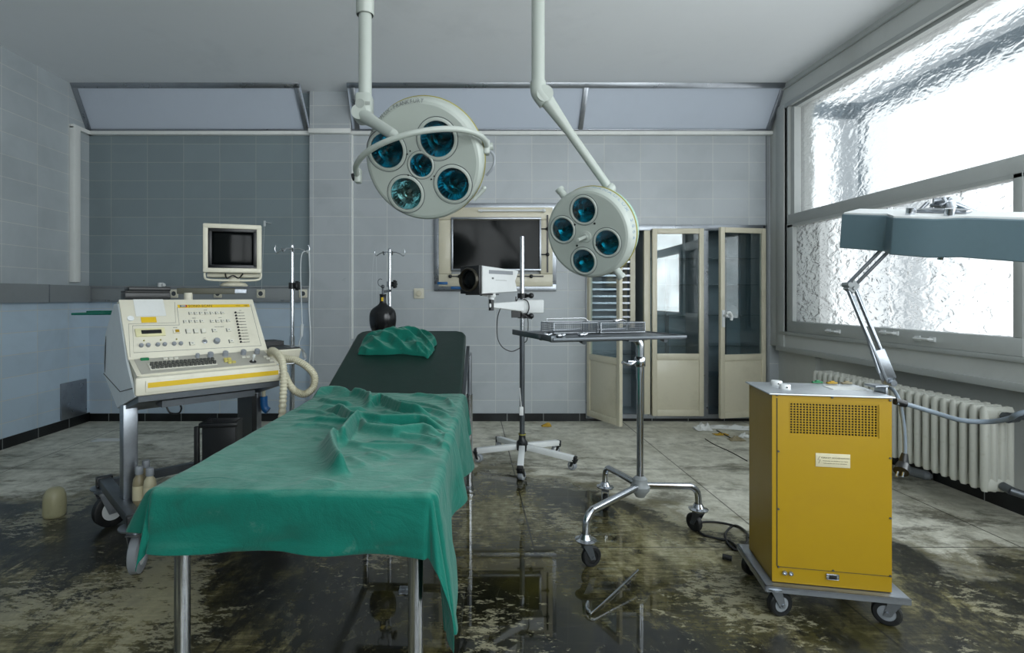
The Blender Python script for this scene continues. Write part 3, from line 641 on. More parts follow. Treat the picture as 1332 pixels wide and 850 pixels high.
# the sheet: a cloth grid, creases as ridges, hanging over foot and sides
bedM = Matrix.Translation(bed.location) @ RZ(R(-2.6))
topM = bedM @ T(0, 0, BH + .006)
def pl(*pts): return [Vector(hit(x * .2353 + 400, y * .2353 + 500, topM)) for x, y in pts]
ridges = [
    (pl((300, 212), (255, 250), (215, 300), (195, 340)), .030, .022, 1),
    (pl((290, 212), (330, 262), (480, 285), (640, 265), (750, 300)), .020, .018, 1),
    (pl((165, 300), (135, 350), (150, 410), (175, 465), (215, 505)), .030, .020, 1),
    (pl((110, 150), (190, 175), (240, 215), (400, 235), (620, 235), (760, 262)), .026, .016, -1),
    (pl((240, 62), (300, 75), (350, 95), (350, 135)), .026, .016, 1),
    (pl((345, 130), (400, 105), (520, 160), (680, 188)), .026, .018, -1),
    (pl((-40, 195), (200, 215), (450, 250), (560, 260)), .012, .014, -1),
    (pl((200, 320), (300, 345), (450, 348), (600, 352), (710, 385)), .010, .014, 1),
    (pl((0, 70), (80, 55), (150, 48), (260, 70)), .020, .03, 1),
    (pl((200, 165), (400, 195), (600, 205), (780, 215)), .014, .014, 1),
    (pl((600, 150), (700, 160), (800, 190)), .012, .014, 1),
    (pl((430, 265), (500, 290), (640, 300), (740, 330)), .010, .012, 1),
    (pl((330, 380), (440, 415)), .006, .012, 1), (pl((230, 400), (330, 450)), .005, .014, 1),
    (pl((0, 520), (200, 560)), .004, .02, 1), (pl((60, 130), (200, 150), (330, 150)), .012, .016, 1),
    (pl((60, 90), (140, 110), (240, 120)), .012, .02, -1),
    (pl((480, 140), (600, 175), (700, 205), (790, 245)), .010, .009, 1), (pl((350, 200), (500, 222), (650, 228), (770, 255)), .010, .008, -1),
    (pl((520, 240), (640, 250), (740, 275), (790, 320)), .010, .009, 1), (pl((640, 285), (710, 310), (750, 350)), .009, .009, -1),
    (pl((400, 150), (520, 175), (640, 185)), .009, .008, 1), (pl((330, 320), (460, 325), (560, 335), (690, 370)), .006, .009, -1),
    (pl((260, 350), (380, 370), (480, 400)), .005, .009, 1), (pl((-60, 150), (60, 160), (180, 190)), .010, .010, 1),
    (pl((-100, 230), (60, 225), (180, 250)), .007, .010, 1), (pl((20, 290), (90, 320), (120, 370)), .005, .012, -1),
    (pl((560, 60), (680, 70), (780, 90), (810, 130)), .010, .012, 1), (pl((400, 85), (520, 100), (660, 120), (790, 160)), .008, .009, -1),
]
def ridge_h(p):
    h = 0
    for pts, ht, w, sgn in ridges:
        best = 9; side = 0; tt = 0
        for i in range(len(pts) - 1):
            a, c = pts[i], pts[i + 1]; d = c - a; l2 = d.length_squared or 1e-9
            t = max(0, min(1, (p - a).dot(d) / l2)); q = p - (a + d * t); L = q.length
            if L < best: best = L; side = (d.x * q.y - d.y * q.x) * sgn; tt = (i + t) / (len(pts) - 1)
        if best < .12:
            ww = w * (.42 if side > 0 else 1.25); env = min(1, 6 * tt + .15) * min(1, 6 * (1 - tt) + .15)
            ht = ht * 1.0
            h = max(h, 1.6 * ht * env * math.exp(-(best / ww) ** 2)) + .25 * ht * env * math.exp(-(best / (ww * 2)) ** 2)
    return h
def sheet_pt(s, t):
    """s across (0 centre), t along (0 foot edge); overhang beyond +-bx and below 0"""
    hx = bx + .004; a = abs(s) - hx; bb = -t; sg = 1 if s > 0 else -1; r0 = .022
    z0 = BH + .003
    def drop(u):       # horizontal, vertical along a rounded edge
        if u <= 0: return u, 0
        L = r0 * PI / 2
        if u < L: return r0 * math.sin(u / r0), -r0 * (1 - math.cos(u / r0))
        return r0, -r0 - (u - L)
    n1 = noise.noise(Vector((s * 5, t * 5, 0))); n2 = noise.noise(Vector((s * 16, t * 16, 3)))
    if a <= 0 and bb <= 0:
        rn = 1 - abs(noise.noise(Vector((s * 9 + t * 3, t * 22, 5)))) * 2
        x, y, z = s, t, z0 + ridge_h(Vector((s, t))) + .002 * n2 + .0015 * n1 + .005 * max(0, rn - .35) * min(1, max(.15, (t - .3) / .5))
        if t > BL - .06: y = min(y, BL - .004) ; z += .010 * abs(noise.noise(Vector((s * 9, 7, 0))))
        return x, y, z
    if a > 0 and bb <= 0:
        h, v = drop(a); k = max(0, -v) 
        amp = .10 * (k ** .8) * (1.7 if sg > 0 else 1)
        ph = t * 15 + 1.6 * noise.noise(Vector((t * 2.2, 5, sg)))
        fold = amp * (.5 + .5 * math.sin(ph)) ** 1.6 * (1 if t > .25 else max(.25, t / .25))
        cor = math.exp(-(t / .10) ** 2)
        return sg * (hx - .0 + h - r0 * .4 + fold + (.12 if sg > 0 else .55) * k * cor + .004 * n2 + .006), t - .02 * n1 * k * 5, z0 + v + (ridge_h(Vector((sg * (hx - .01), t))) * max(0, 1 - a / .12))
    if bb > 0 and a <= 0:
        h, v = drop(bb); k = max(0, -v)
        fold = .035 * k * (1 + math.sin(s * 19 + 2.5 * noise.noise(Vector((s * 4, 1, 0))))) + .08 * k * math.sin((s * .8 + bb * 1.5) * 26 + 3 * n1) + .012 * abs(noise.noise(Vector((s * 7 + bb * 9, bb * 9, 2))))
        cor = math.exp(-((abs(s) - hx) / .07) ** 2)
        return s, -h + r0 * .4 - fold - .15 * k * cor - .003 * n2 - (.0025 if bb > hF - .02 else 0), z0 + v + .002 * n1
    r = math.hypot(a, bb); th = math.atan2(bb, a)         # 0 side, 90 deg foot
    h, v = drop(r); k = max(0, -v)
    out = h - r0 * .4 + k * (.10 + .22 * math.sin(2 * th) ** 2) * (1 if sg > 0 else .75) + .02 * k * math.sin(th * 14)
    flare = math.sqrt(max(0, 1 - min(.9, (out / max(r, 1e-4)) ** 2))) if k > .05 else 1
    ang = th if sg > 0 else th
    return sg * (hx + out * math.cos(th) * (.75 if sg > 0 else .55)), -out * math.sin(th), z0 + v * (.75 + .25 * flare)
hR, hL, hF = .27, .13, .155
ss = []; x = -bx - hL
while x < bx + hR: ss.append(x); x += .0075
ss.append(bx + hR)
tt = []; y = -hF
while y < BL + .012: tt.append(y); y += .0075
b = MB(); vs = []; n = len(ss)
def hem(s, t):      # uneven lower edges: shorten the overhang locally
    if s > bx and t > 0: s = bx + (s - bx) * (.93 + .10 * math.sin(t * 7 + 1.0) - .12 * max(0, t - .6))
    if s > bx and t < .25: s = bx + (s - bx) * (1 + .28 * min(1, max(0, (.25 - t) / .2)))
    return s, t
for t in tt:
    for s in ss: vs.append(sheet_pt(*hem(s, t)))
b.add(vs, [(j * n + i, j * n + i + 1, (j + 1) * n + i + 1, (j + 1) * n + i) for j in range(len(tt) - 1) for i in range(n - 1)])
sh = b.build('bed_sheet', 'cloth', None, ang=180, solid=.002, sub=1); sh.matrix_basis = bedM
tag(sh, 'green crumpled surgical sheet draped over the examination table', 'sheet')
# pillow on the backrest
pm = bedM @ mb_
pu, pv = hit(519, 450, pm @ T(0, 0, .045))
b = MB(); nu, nv = 56, 40; vs = []
for j in range(nv + 1):
    for i in range(nu + 1):
        u, v = i / nu * 2 - 1, j / nv * 2 - 1
        e = max(0, (1 - abs(u) ** 2.6)) * max(0, (1 - abs(v) ** 2.6))
        x = .215 * u * (1 - .07 * v * v); y = .130 * v * (1 - .10 * u * u) + .02 * math.sin(u * 2.2)
        y += -.055 * u * u * (1 if u > 0 else .35)
        q = Vector((u * 1.8 + v * .8, v * 1.5, .3)); rg = 1 - abs(noise.noise(q * 1.3)) * 2.6; rg2 = 1 - abs(noise.noise(q * 3.6 + Vector((4, 1, 0)))) * 2
        z = .004 + (e ** .45) * (.062 + .030 * rg + .006 * rg2)
        x += .012 * noise.noise(Vector((v * 3, u, 9))); y += .014 * noise.noise(Vector((u * 3, v, 5)))
        vs.append((x, y, z))
n = nu + 1; fs = [(j * n + i, j * n + i + 1, (j + 1) * n + i + 1, (j + 1) * n + i) for j in range(nv) for i in range(nu)]
k0 = len(vs); vs += [(x, y, .002) for x, y, z in vs[:k0]]
fs += [(k0 + a, k0 + d, k0 + c, k0 + bb) for a, bb, c, d in fs]
per = [i for i in range(n)] + [j * n + nu for j in range(1, nv + 1)] + [nv * n + i for i in range(nu - 1, -1, -1)] + [j * n for j in range(nv - 1, 0, -1)]
fs += [(per[i], k0 + per[i], k0 + per[(i + 1) % len(per)], per[(i + 1) % len(per)]) for i in range(len(per))]
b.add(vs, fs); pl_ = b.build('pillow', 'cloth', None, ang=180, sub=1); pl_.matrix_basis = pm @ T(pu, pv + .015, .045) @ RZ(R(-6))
tag(pl_, 'small crumpled green cloth-covered pillow lying on the raised backrest', 'pillow')

# ---------------------------------------------------------------- ultrasound console on its trolley
ca = R(43.8); CM = Vector((-1.202, 2.523, 0)); CW = .648; hw = CW / 2
con = empty('ultrasound_console', CM, ca, 'large cream ultrasound scanner console with keyboard, sliders and yellow stripes on a wheeled steel trolley', 'medical console')
cM = Matrix.Translation(CM) @ RZ(ca)
prof = [(0, .775), (0, .852), (.16, .913), (.36, 1.185), (.45, 1.18), (.66, 1.02), (.70, .90), (.69, .80), (.37, .67), (.30, .67)]
SX = Matrix(((0, 0, 1, 0), (1, 0, 0, 0), (0, 1, 0, 0), (0, 0, 0, 1)))          # prism (a, b, h) -> x=h, y=a, z=b
b = MB(); b.prism(prof, -hw + .014, hw - .014, SX); b.build('console_body', 'cream_plastic', con, bev=.008)
for sgn in (-1, 1):
    b = MB(); x = sgn * hw
    b.prism([(.02, .765), (.17, .90), (.355, 1.17), (.45, 1.165), (.66, 1.01), (.70, .90), (.69, .79), (.37, .665)], min(x, x - sgn * .012), max(x, x - sgn * .012), SX)
    b.build('side_panel', 'darkpanel', con, bev=.004)
b = MB(); x = -hw - .001
b.tube([(x, .69, .80), (x, .30, .755), (x, .06, .80)], .002, 6); b.prism([(.63, 1.0), (.662, .94), (.672, .86), (.66, .81), (.64, .9)], x - .001, x + .002, SX); b.build('side_slot', 'black', con)
# fascia
b = MB(); b.box((0, -.004, .813), (CW + .012, .03, .082), bev=.012); b.build('fascia', 'cream_plastic', con)
b = MB(); b.box((0.008, -.022, .813), (CW - .05, .004, .052), bev=.0015); b.mi = 1; b.box((.008, -.0245, .818), (CW - .065, .002, .022)); b.build('fascia_stripe', ['cream_plastic', 'ystripe'], con)
# local frames of the deck and the upright panel
dk0 = Vector((0, .012, .8575)); dk = frame(dk0, (1, 0, 0), (0, .16, .061)); DKL = math.hypot(.15, .057)
pn = frame(Vector((0, .16, .9135)), (1, 0, 0), (0, .20, .272)); PNL = math.hypot(.20, .272)
b = MB(); b.box((0, DKL / 2, .001), (CW - .012, DKL, .006), dk, bev=.002); deck = b.build('keyboard_deck', 'cream_plastic', con)
b = MB(); b.box((0, DKL / 2, .0045), (CW - .05, DKL - .012, .002), dk); b.build('deck_inlay', mat('deck_inlay_grey', 'aeaca2', .5, dirt=.2), deck)
b = MB(); b.box((0, PNL / 2, .003), (CW - .006, PNL, .008), pn, bev=.004); panel = b.build('control_panel', 'cream_plastic', con)
def on(px, py, fr, h=0):
    u, v = hit(px, py, cM @ fr); return fr @ T(u, v, h)
def c2(x, y): return (150 + x / 5.314, 370 + y / 5.314)
def P2(x, y, fr, h=.007): return on(*c2(x, y), fr, h)
def uv(x, y, fr): return hit(*c2(x, y), cM @ fr)
def plate(x0, y0, x1, y1, fr, h, t, m, name, par, bev=0):
    u0, v0 = uv(x0, y0, fr); u1, v1 = uv(x1, y1, fr); b = MB()
    b.box(((u0 + u1) / 2, (v0 + v1) / 2, h), (abs(u1 - u0), abs(v1 - v0), t), fr, bev=bev); return b.build(name, m, par)
def scr(px, py, fr): return px, py
# yellow header stripe with lettering
u0, v0 = uv(428, 157, pn); u1, v1 = uv(925, 155, pn); vm = (v0 + v1) / 2
b = MB(); b.box(((u0 + u1) / 2, vm, .0078), (u1 - u0, .019, .001), pn); hd = b.build('header_stripe', 'ystripe', panel)
b = MB(); letters(b, 'SONO-SCAN', .020, pn @ T(*uv(585, 157, pn), .0086)); letters(b, 'MODEL', .007, pn @ T(*uv(845, 155, pn), .0086)); letters(b, '720', .014, pn @ T(*uv(897, 155, pn), .0086)); b.build('header_lettering', 'ink', panel)
ux, vx = uv(468, 158, pn); b = MB(); b.box((ux, vx, .0086), (.034, .013, .001), pn, bev=.0004); b.mi = 1; b.box((ux + .012, vx, .0092), (.010, .013, .0006), pn); b.mi = 2; letters(b, 'AMS', .011, pn @ T(ux, vx, .0096)); b.build('badge', ['greyblue', 'red', 'white'], panel)
# engraved outlines
def outline(pts, fr, m='dsteel', par=panel, r=.0009):
    P = [fr @ Vector((*uv(x, y, fr), .0075)) for x, y in pts]; b = MB(); b.tube(P, r, 5); return b.build('outline', m, par)
outline([(425, 165), (440, 288), (118, 293), (125, 480), (1005, 430), (932, 145)], pn)
outline([(408, 130), (415, 272), (90, 280), (100, 510)], pn, r=.0007)
plate(120, 112, 350, 225, pn, .0085, .0012, 'paper', 'paper_strip', panel)
plate(172, 235, 285, 270, pn, .0085, .0015, 'ystripe', 'yellow_label', panel, .0005)
b = MB(); b.cyl((0, 0, 0), (0, 0, .006), .014); b.build('lock', 'white', panel, mtx=P2(103, 245, pn))
b = MB(); ux, vx = uv(240, 340, pn); b.box((ux, vx, .010), (.125, .044, .008), pn, bev=.002); b.build('counter_frame', mat('pale_yellow_plastic', 'd8d3a8', .45, dirt=.15), panel)
b = MB(); b.box((ux + .004, vx, .0145), (.085, .021, .003), pn, bev=.001); b.build('counter_display', 'black', panel)
b = MB(); b.box((0, 0, .003), (.030, .022, .006), bev=.001); b.mi = 1; b.box((.003, 0, .0068), (.018, .015, .002), bev=.0005); b.build('button', ['cream_plastic', 'yellow'], panel, mtx=P2(420, 333, pn))
def button_mb(w=.0165, h=.0155, t=.006):
    b = MB(); b.box((0, 0, t / 2), (w, h, t), bev=.0012); b.mi = 1; b.box((0, 0, t + .0001), (w * .4, h * .2, .0003)); b.mi = 2; b.box((-w * .58, 0, .001), (w * .14, h * 1.1, .002)); return b
B0 = button_mb().build('button', ['keylight', 'greyink', 'dsteel'], panel, mtx=P2(520, 207, pn)); first = True
for k in range(1, 7): rep(B0, panel, P2(520 + k * 36.5, 208 - k * .6, pn))
for k in range(4): rep(B0, panel, P2(483 + k * 38, 265 - k, pn)); rep(B0, panel, P2(668 + k * 37, 262 - k, pn))
B1 = button_mb(.019, .024, .008).build('button', ['keylight', 'cream_plastic', 'dsteel'], panel, mtx=P2(502, 332, pn))
for x in (555, 606): rep(B1, panel, P2(x, 331, pn))
for x, y in ((684, 325), (782, 322), (529, 416), (800, 400)): rep(B0, panel, P2(x, y, pn) @ Matrix.Diagonal((1.25, 1.25, 1, 1)))
def knob_mb(r, h):
    b = MB(); b.lathe([(r * 1.1, 0), (r * 1.1, .002), (r, .003), (r * .92, h), (r * .8, h + .0015), (0, h + .0015)], 20)
    for i in range(10):
        a = i * PI / 5; b.box((r * .98 * math.cos(a), r * .98 * math.sin(a), h / 2), (.002, .002, h * .9), None)
    return b
K0 = knob_mb(.0085, .012).build('knob', 'knobgrey', panel, mtx=P2(176, 432, pn))
for x, y in ((224, 430), (290, 426), (338, 424), (403, 420), (449, 418)): rep(K0, panel, P2(x, y, pn))
K1 = knob_mb(.014, .018).build('knob', 'knobgrey', panel, mtx=P2(697, 402, pn))
b = MB(); b.lathe([(.012, 0), (.012, .004), (.006, .006), (.006, .012), (.0, .013)], 18); b.build('toggle_socket', 'chrome', panel, mtx=P2(615, 403, pn))
for x, y in ((196, 396), (311, 391), (421, 386)):
    b = MB(); b.lathe([(.004, 0), (.003, .004), (0, .005)], 12); b.build('indicator_lamp', 'yedge', panel, mtx=P2(x, y, pn))
# eleven gain sliders
sl = None
for k in range(11):
    mt = P2(826 + k * 3.7, 204 + k * 20.3, pn)
    if sl is None:
        b = MB(); b.box((.022, 0, .0004), (.050, .0022, .0012)); b.box((.021, 0, .0006), (.001, .008, .001)); b.mi = 0; b.box((0, 0, .005), (.008, .0075, .010), bev=.001); sl = b.build('slider', 'black', panel, mtx=mt)
    else: rep(sl, panel, mt)
# small print
b = MB()
for x, y, s in ((620, 184, 'IMAGE'), (540, 240, 'FREEZE'), (720, 237, 'ZOOM'), (715, 300, 'POST PROCESSING'), (860, 187, 'TGC'), (612, 378, 'GAIN'), (412, 306, 'POWER')):
    letters(b, s, .0055, pn @ T(*uv(x, y, pn), .0075))
b.build('small_print', 'greyink', panel)
# deck: keyboard, knobs, joystick
def D2(x, y, h=.006): return on(*c2(x, y), dk, h)
kx0, ky0 = uv(232, 590, dk); kx1, ky1 = uv(712, 528, dk)
kbw = .285; kb_c = uv(470, 561, dk)
kbv = kb_c[1]
b = MB(); b.box((kb_c[0], kbv, .007), (kbw, .066, .004), dk, bev=.001); kb = b.build('keyboard', 'keylight', deck)
b = MB(); b.box((0, 0, .004), (.0135, .0115, .008), bev=.002); kk = None
for r_ in range(4):
    nk = 16
    for k in range(nk):
        mt = dk @ T(kb_c[0] - kbw / 2 + .012 + k * .0174 + (r_ % 2) * .005, kbv - .024 + r_ * .016, .009)
        if kk is None: kk = b.build('key', 'keydark', kb, mtx=mt)
        else: rep(kk, kb, mt)
b = MB(); b.box((0, 0, .004), (.034, .014, .01), bev=.002); b.build('key', 'greenkey', deck, mtx=D2(202, 531))
b = MB(); b.box((0, 0, .004), (.018, .011, .009), bev=.0015); kw = b.build('key', 'keylight', deck, mtx=D2(345, 528))
for x, y in ((383, 526), (419, 524), (885, 516), (915, 514), (1035, 512), (1055, 525), (1076, 538)): rep(kw, deck, D2(x, y))
b = MB(); b.box((0, 0, .004), (.016, .013, .009), bev=.0015); ky = b.build('key', mat('pale_yellow_keycap', 'cbbf6e', .5, dirt=.1), deck, mtx=D2(760, 530))
for x, y in ((785, 527), (763, 543), (790, 540), (818, 549), (790, 553)): rep(ky, deck, D2(x, y))
K2 = knob_mb(.0125, .022).build('knob', 'knobgrey', deck, mtx=D2(655, 508))
for x, y in ((758, 500), (883, 490), (977, 484)): rep(K2, deck, D2(x, y))
K3 = knob_mb(.0085, .018).build('knob', 'knobgrey', deck, mtx=D2(566, 512))
b = MB(); b.lathe([(.017, 0), (.015, .003), (.004, .004)], 20); b.mi = 1; b.lathe([(.0035, .003), (.003, .02), (.007, .026), (.007, .038), (0, .041)], 14); b.build('joystick', ['black', 'white'], deck, mtx=D2(950, 543))
# hose bracket and dark accessory tray on the right end
b = MB(); X0 = hw + .004; b.prism([(.12, .84), (.42, .84), (.46, .92), (.08, .92)], X0 - .0, X0 + .15, SX); tr = b.build('side_tray', 'cream_plastic', con, bev=.006)
b = MB(); b.bb(X0 + .008, X0 + .145, .1, .44, .915, .928); b.bb(X0 + .0, X0 + .15, .30, .44, .92, .95); b.build('tray_liner', 'black', tr)
b = MB(); b.tube(smooth([(X0 - .01, .03, .85), (X0 + .10, .02, .852), (X0 + .15, .03, .87), (X0 + .165, .08, .90), (X0 + .15, .12, .93)], 5), .005, 8); b.build('wire_loop', 'chrome', con)
# underside brackets, posts and trolley
b = MB(); b.add([(-hw + .01, 0, .775), (hw - .01, 0, .775), (hw - .01, .37, .668), (-hw + .01, .37, .668), (-hw + .01, 0, .745), (hw - .01, 0, .745), (hw - .01, .37, .645), (-hw + .01, .37, .645)], [(0, 1, 2, 3), (7, 6, 5, 4), (0, 4, 5, 1), (3, 2, 6, 7), (0, 3, 7, 4), (1, 5, 6, 2)])
b.box((0, .12, .715), (.42, .14, .03)); b.build('under_tray', 'dsteel', con)
for sgn in (-1, 1):
    b = MB(); b.bb(sgn * (hw - .03) - .030, sgn * (hw - .03) + .030, .24, .32, .225, .70, bev=.004); b.build('post', 'steel', con)
b = MB(); b.bb(hw - .085, hw - .06, .16, .36, .2, .69); b.build('post_cover', 'black', con)
b = MB()
for sgn in (-1, 1): b.bb(sgn * (hw - .0) - .028, sgn * (hw - .0) + .028, .0, .68, .215, .26, bev=.004)
b.bb(-hw, hw, .10, .42, .218, .235); b.bb(-.08, hw, -.07, .11, .218, .235); b.bb(-hw, hw, .62, .66, .215, .255); b.build('trolley_base', 'dsteel', con)
for sgn in (-1, 1):
    b = MB(); b.bb(sgn * hw - .036, sgn * hw + .036, .66, .70, .21, .265, bev=.004); b.build('end_cap', 'black', con); b = MB(); b.bb(sgn * hw - .036, sgn * hw + .036, -.02, .02, .21, .265, bev=.004); b.build('end_cap', 'black', con)
for x, y, yaw in ((-hw, -.0, R(-30)), (hw, -.0, R(20)), (-hw, .66, R(-75)), (hw, .66, R(10))):
    caster(con, x, y, .215, r=.088, w=.04, yaw=yaw, hub='white', wm='knobgrey' if y < .1 else 'rubber', trail=.35)
# arm carrying the monitor
aM = cM.inverted()
def cl(v): return aM @ Vector(v)
p0 = cl(W(245, 391, 2.95)); p0.z = 1.17
b = MB(); b.cyl(p0, (p0.x, p0.y, 1.225), .022); a0 = cl(W(231, 381, 2.95)); a1 = cl(W(306, 381, 3.04)); a0.z = a1.z = 1.235
d = (a1 - a0); fr = frame(a0, d, (0, 0, 1)); b.mi = 1; b.box((d.length / 2, 0, 0), (d.length, .034, .05), fr, bev=.004); b.mi = 2; b.box((d.length + .03, 0, 0), (.06, .02, .04), fr); b.build('monitor_arm', ['cream_plastic', mat('olive_grey_arm', '56564a', .5), 'steel'], con)
# recorder on top
# ---------------------------------------------------------------- monitor
mo = empty('crt_monitor', W(304, 378, 3.02), R(18), 'cream boxy monitor with dark blank screen on the swing arm above the console', 'monitor')
mo.location.z = 1.262
b = MB(); b.lathe([(.07, 0), (.075, .006), (.06, .02), (.03, .026), (.03, .05)], 28, T(0, .02, 0)); b.build('swivel_base', 'cream_plastic', mo)
b = MB(); b.tube(smooth([(-.14, -.02, .10), (-.145, -.03, .055), (-.12, -.045, .035), (0, -.05, .032), (.12, -.045, .035), (.145, -.03, .055), (.14, -.02, .10)], 4), .006, 8); b.bb(-.14, .14, -.0, .16, .05, .075, bev=.01); b.build('cradle', 'cream_plastic', mo)
b = MB(); z0, z1, x0 = .075, .345, .15
rectx = MB()
for xa, xb, za, zc in ((-x0, x0, z1 - .026, z1), (-x0, x0, z0, z0 + .026), (-x0, -x0 + .026, z0 + .02, z1 - .02), (x0 - .026, x0, z0 + .02, z1 - .02)): b.bb(xa, xb, -.06, -.02, za, zc, bev=.006)
b.bb(-x0 + .004, x0 - .004, -.03, .06, z0 + .004, z1 - .004, bev=.01)
k = [(-x0 + .01, z0 + .01), (x0 - .01, z0 + .01), (x0 - .01, z1 - .01), (-x0 + .01, z1 - .01)]; k2 = [(-.09, z0 + .04), (.09, z0 + .04), (.09, z1 - .06), (-.09, z1 - .06)]
b.add([(x, .05, z) for x, z in k] + [(x, .22, z) for x, z in k2], [(0, 1, 2, 3), (7, 6, 5, 4), (0, 4, 5, 1), (1, 5, 6, 2), (2, 6, 7, 3), (3, 7, 4, 0)])
b.build('casing', 'cream_plastic', mo)
b = MB(); zc = (z0 + z1) / 2
for xa, xb, za, zd in ((-.128, .128, z1 - .045, z1 - .02), (-.128, .128, z0 + .02, z0 + .045), (-.128, -.105, z0 + .03, z1 - .03), (.105, .128, z0 + .03, z1 - .03)): b.bb(xa, xb, -.055, -.03, za, zd, bev=.004)
b.build('screen_surround', mat('navy_black_bezel', '0c0e15', .35), mo)
b = MB(); nn = 10; vs = []
for j in range(nn + 1):
    for i in range(nn + 1):
        u, v = i / nn * 2 - 1, j / nn * 2 - 1; vs.append((u * .112, -.034 - .010 * (1 - u * u * .5 - v * v * .5), zc + v * .095))
b.add(vs, [(j * 11 + i, j * 11 + i + 1, (j + 1) * 11 + i + 1, (j + 1) * 11 + i) for j in range(nn) for i in range(nn)]); b.build('screen', 'screen', mo, solid=.004)
b = MB(); b.tube(smooth([(-.04, -.03, .07), (-.03, -.05, .045), (0, -.04, .06), (.03, -.05, .045), (.05, -.03, .07)], 5), .004, 6); b.build('cable', 'black', mo)
# recorder, plate, holder, bottles on the console
rc = cl(W(191, 384, 2.9)); 
o = empty('thermal_recorder', cM @ Vector((rc.x - .06, .40, 1.19)), ca, 'black low recorder box with ribbed lid on the console top left', 'recorder')
b = MB(); b.bb(-.10, .10, -.045, .045, .0, .035, bev=.004); b.bb(-.085, .10, -.05, .05, .04, .062, bev=.006); b.build('casing', 'black', o)
b = MB(); b.bb(-.10, .095, -.05, .045, .033, .042, bev=.002); b.build('lid_edge', 'rubber', o)
b = MB(); b.bb(-.09, .09, -.12, .02, -.006, .0, cM @ T(-.52, .60, 1.165) @ RZ(R(-30)) @ Matrix.Diagonal((1, 1, 1, 1)) , bev=.002); b.bb(-.09, .09, -.12, .02, .0, .003, cM @ T(-.52, .60, 1.165) @ RZ(R(-30)))
b2 = b; o = b2.build('support_plate', mat('green_enamel_plate', '2a7a62', .4)); bpy.data.objects.remove(o)
pc = W(134, 408, 2.95); b = MB(); b.box((.06, 0, 0), (.36, .16, .012), bev=.003); b.box((.03, .0, .010), (.18, .11, .012), bev=.004); b.cyl((.11, .03, -.01), (.16, .02, -.20), .012)
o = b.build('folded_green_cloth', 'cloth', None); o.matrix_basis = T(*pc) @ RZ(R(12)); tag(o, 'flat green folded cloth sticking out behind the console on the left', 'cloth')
# holder box between the posts
hb = empty('plastic_holder', W(290, 560, 2.55), R(5), 'black open plastic bin standing on the console trolley behind the sheet', 'bin'); hb.location.z = .236
hh = W(290, 547, 2.55).z - .236
b = MB(); w = .075
b.bb(-w, w, -.055, -.05, 0, hh, bev=.002); b.bb(-w, w, .05, .055, 0, hh, bev=.002); b.bb(-w, -w + .005, -.05, .05, 0, hh); b.bb(w - .005, w, -.05, .05, 0, hh); b.bb(-w, w, -.05, .05, 0, .006); b.bb(-w - .012, w + .012, -.067, -.05, hh - .02, hh, bev=.004); b.bb(-w - .012, -w + .002, -.06, .06, hh - .02, hh); b.build('bin_body', 'black', hb)
b = MB(); b.bb(-w - .035, -w - .014, -.06, -.04, .0, hh - .015, bev=.003); b.build('side_strap', 'rubber', hb)
# bottles on the trolley
bl = None
labs = ['brown-stained bottle with grey cap on the trolley, nearest the steel post', 'brown-stained bottle with grey cap on the trolley, behind the other two', 'whitish bottle with pale cap on the trolley, nearest the green sheet']
for i, (px, py, d) in enumerate(((181, 655, 2.47), (190, 650, 2.57), (195, 660, 2.45))):
    o = empty('bottle', W(px, py, d), 0, labs[i], 'bottle', 'bottles on the console trolley'); o.location.z = .236; s = 1
    b = MB(); b.lathe([(.022, 0), (.026, .004), (.027, .10), (.024, .125), (.014, .14), (.013, .15)], 20); b.build('bottle_body', 'amber' if i < 2 else mat('stained_white_bottle', 'b8b194', .45, dirt=.5, dcol='6e6644'), o)
    b = MB(); b.lathe([(.016, .145), (.017, .148), (.017, .175), (.015, .18), (0, .18)], 18); b.build('cap', 'knobgrey', o)
    b = MB(); b.lathe([(.0275, .03), (.0275, .095)], 20); b.build('label_band', 'label', o)
# corrugated hose looped over the end of the console, blue connector
def Cp(px, py, d): return W(px, py, d)
pts = [Cp(366, 560, 2.60), Cp(368, 520, 2.60), Cp(369, 490, 2.62), Cp(366, 468, 2.66), Cp(356, 457, 2.74), Cp(352, 459, 2.80), Cp(356, 466, 2.84), Cp(368, 466, 2.84), Cp(385, 469, 2.83), Cp(400, 478, 2.80), Cp(409, 490, 2.78), Cp(407, 505, 2.75), Cp(396, 513, 2.72), Cp(384, 509, 2.70), Cp(375, 498, 2.69), Cp(370, 487, 2.72)]
P = smooth(pts, 26)
b = MB(); b.tube(P, .019, 12, rf=lambda i: .0175 + .0025 * math.sin(i * 1.6)); o = b.build('corrugated_hose', 'hose', None, ang=80); tag(o, 'beige corrugated hose looped over the right end of the console', 'hose')
b = MB(); b.tube([W(343, 493, 2.9), W(344, 508, 2.9)], .014, 12); b.mi = 1; b.tube(smooth([W(343, 505, 2.9), W(343, 518, 2.9)], 3), .010, 12); b.mi = 0; b.tube(smooth([W(343, 516, 2.9), W(344, 530, 2.9), W(349, 535, 2.9)], 4), .02, 12)
o = b.build('blue_connector', ['blue', 'hose']); tag(o, 'blue plastic hose connector hanging under the console right end', 'connector')
b = MB(); b.tube(smooth([W(216, 528, 2.45), W(221, 537, 2.45), W(232, 538, 2.45), W(236, 532, 2.45), W(234, 526, 2.5)], 5), .004, 8); o = b.build('dangling_cable', 'black'); tag(o, 'black cable loop dangling beneath the console front', 'cable')
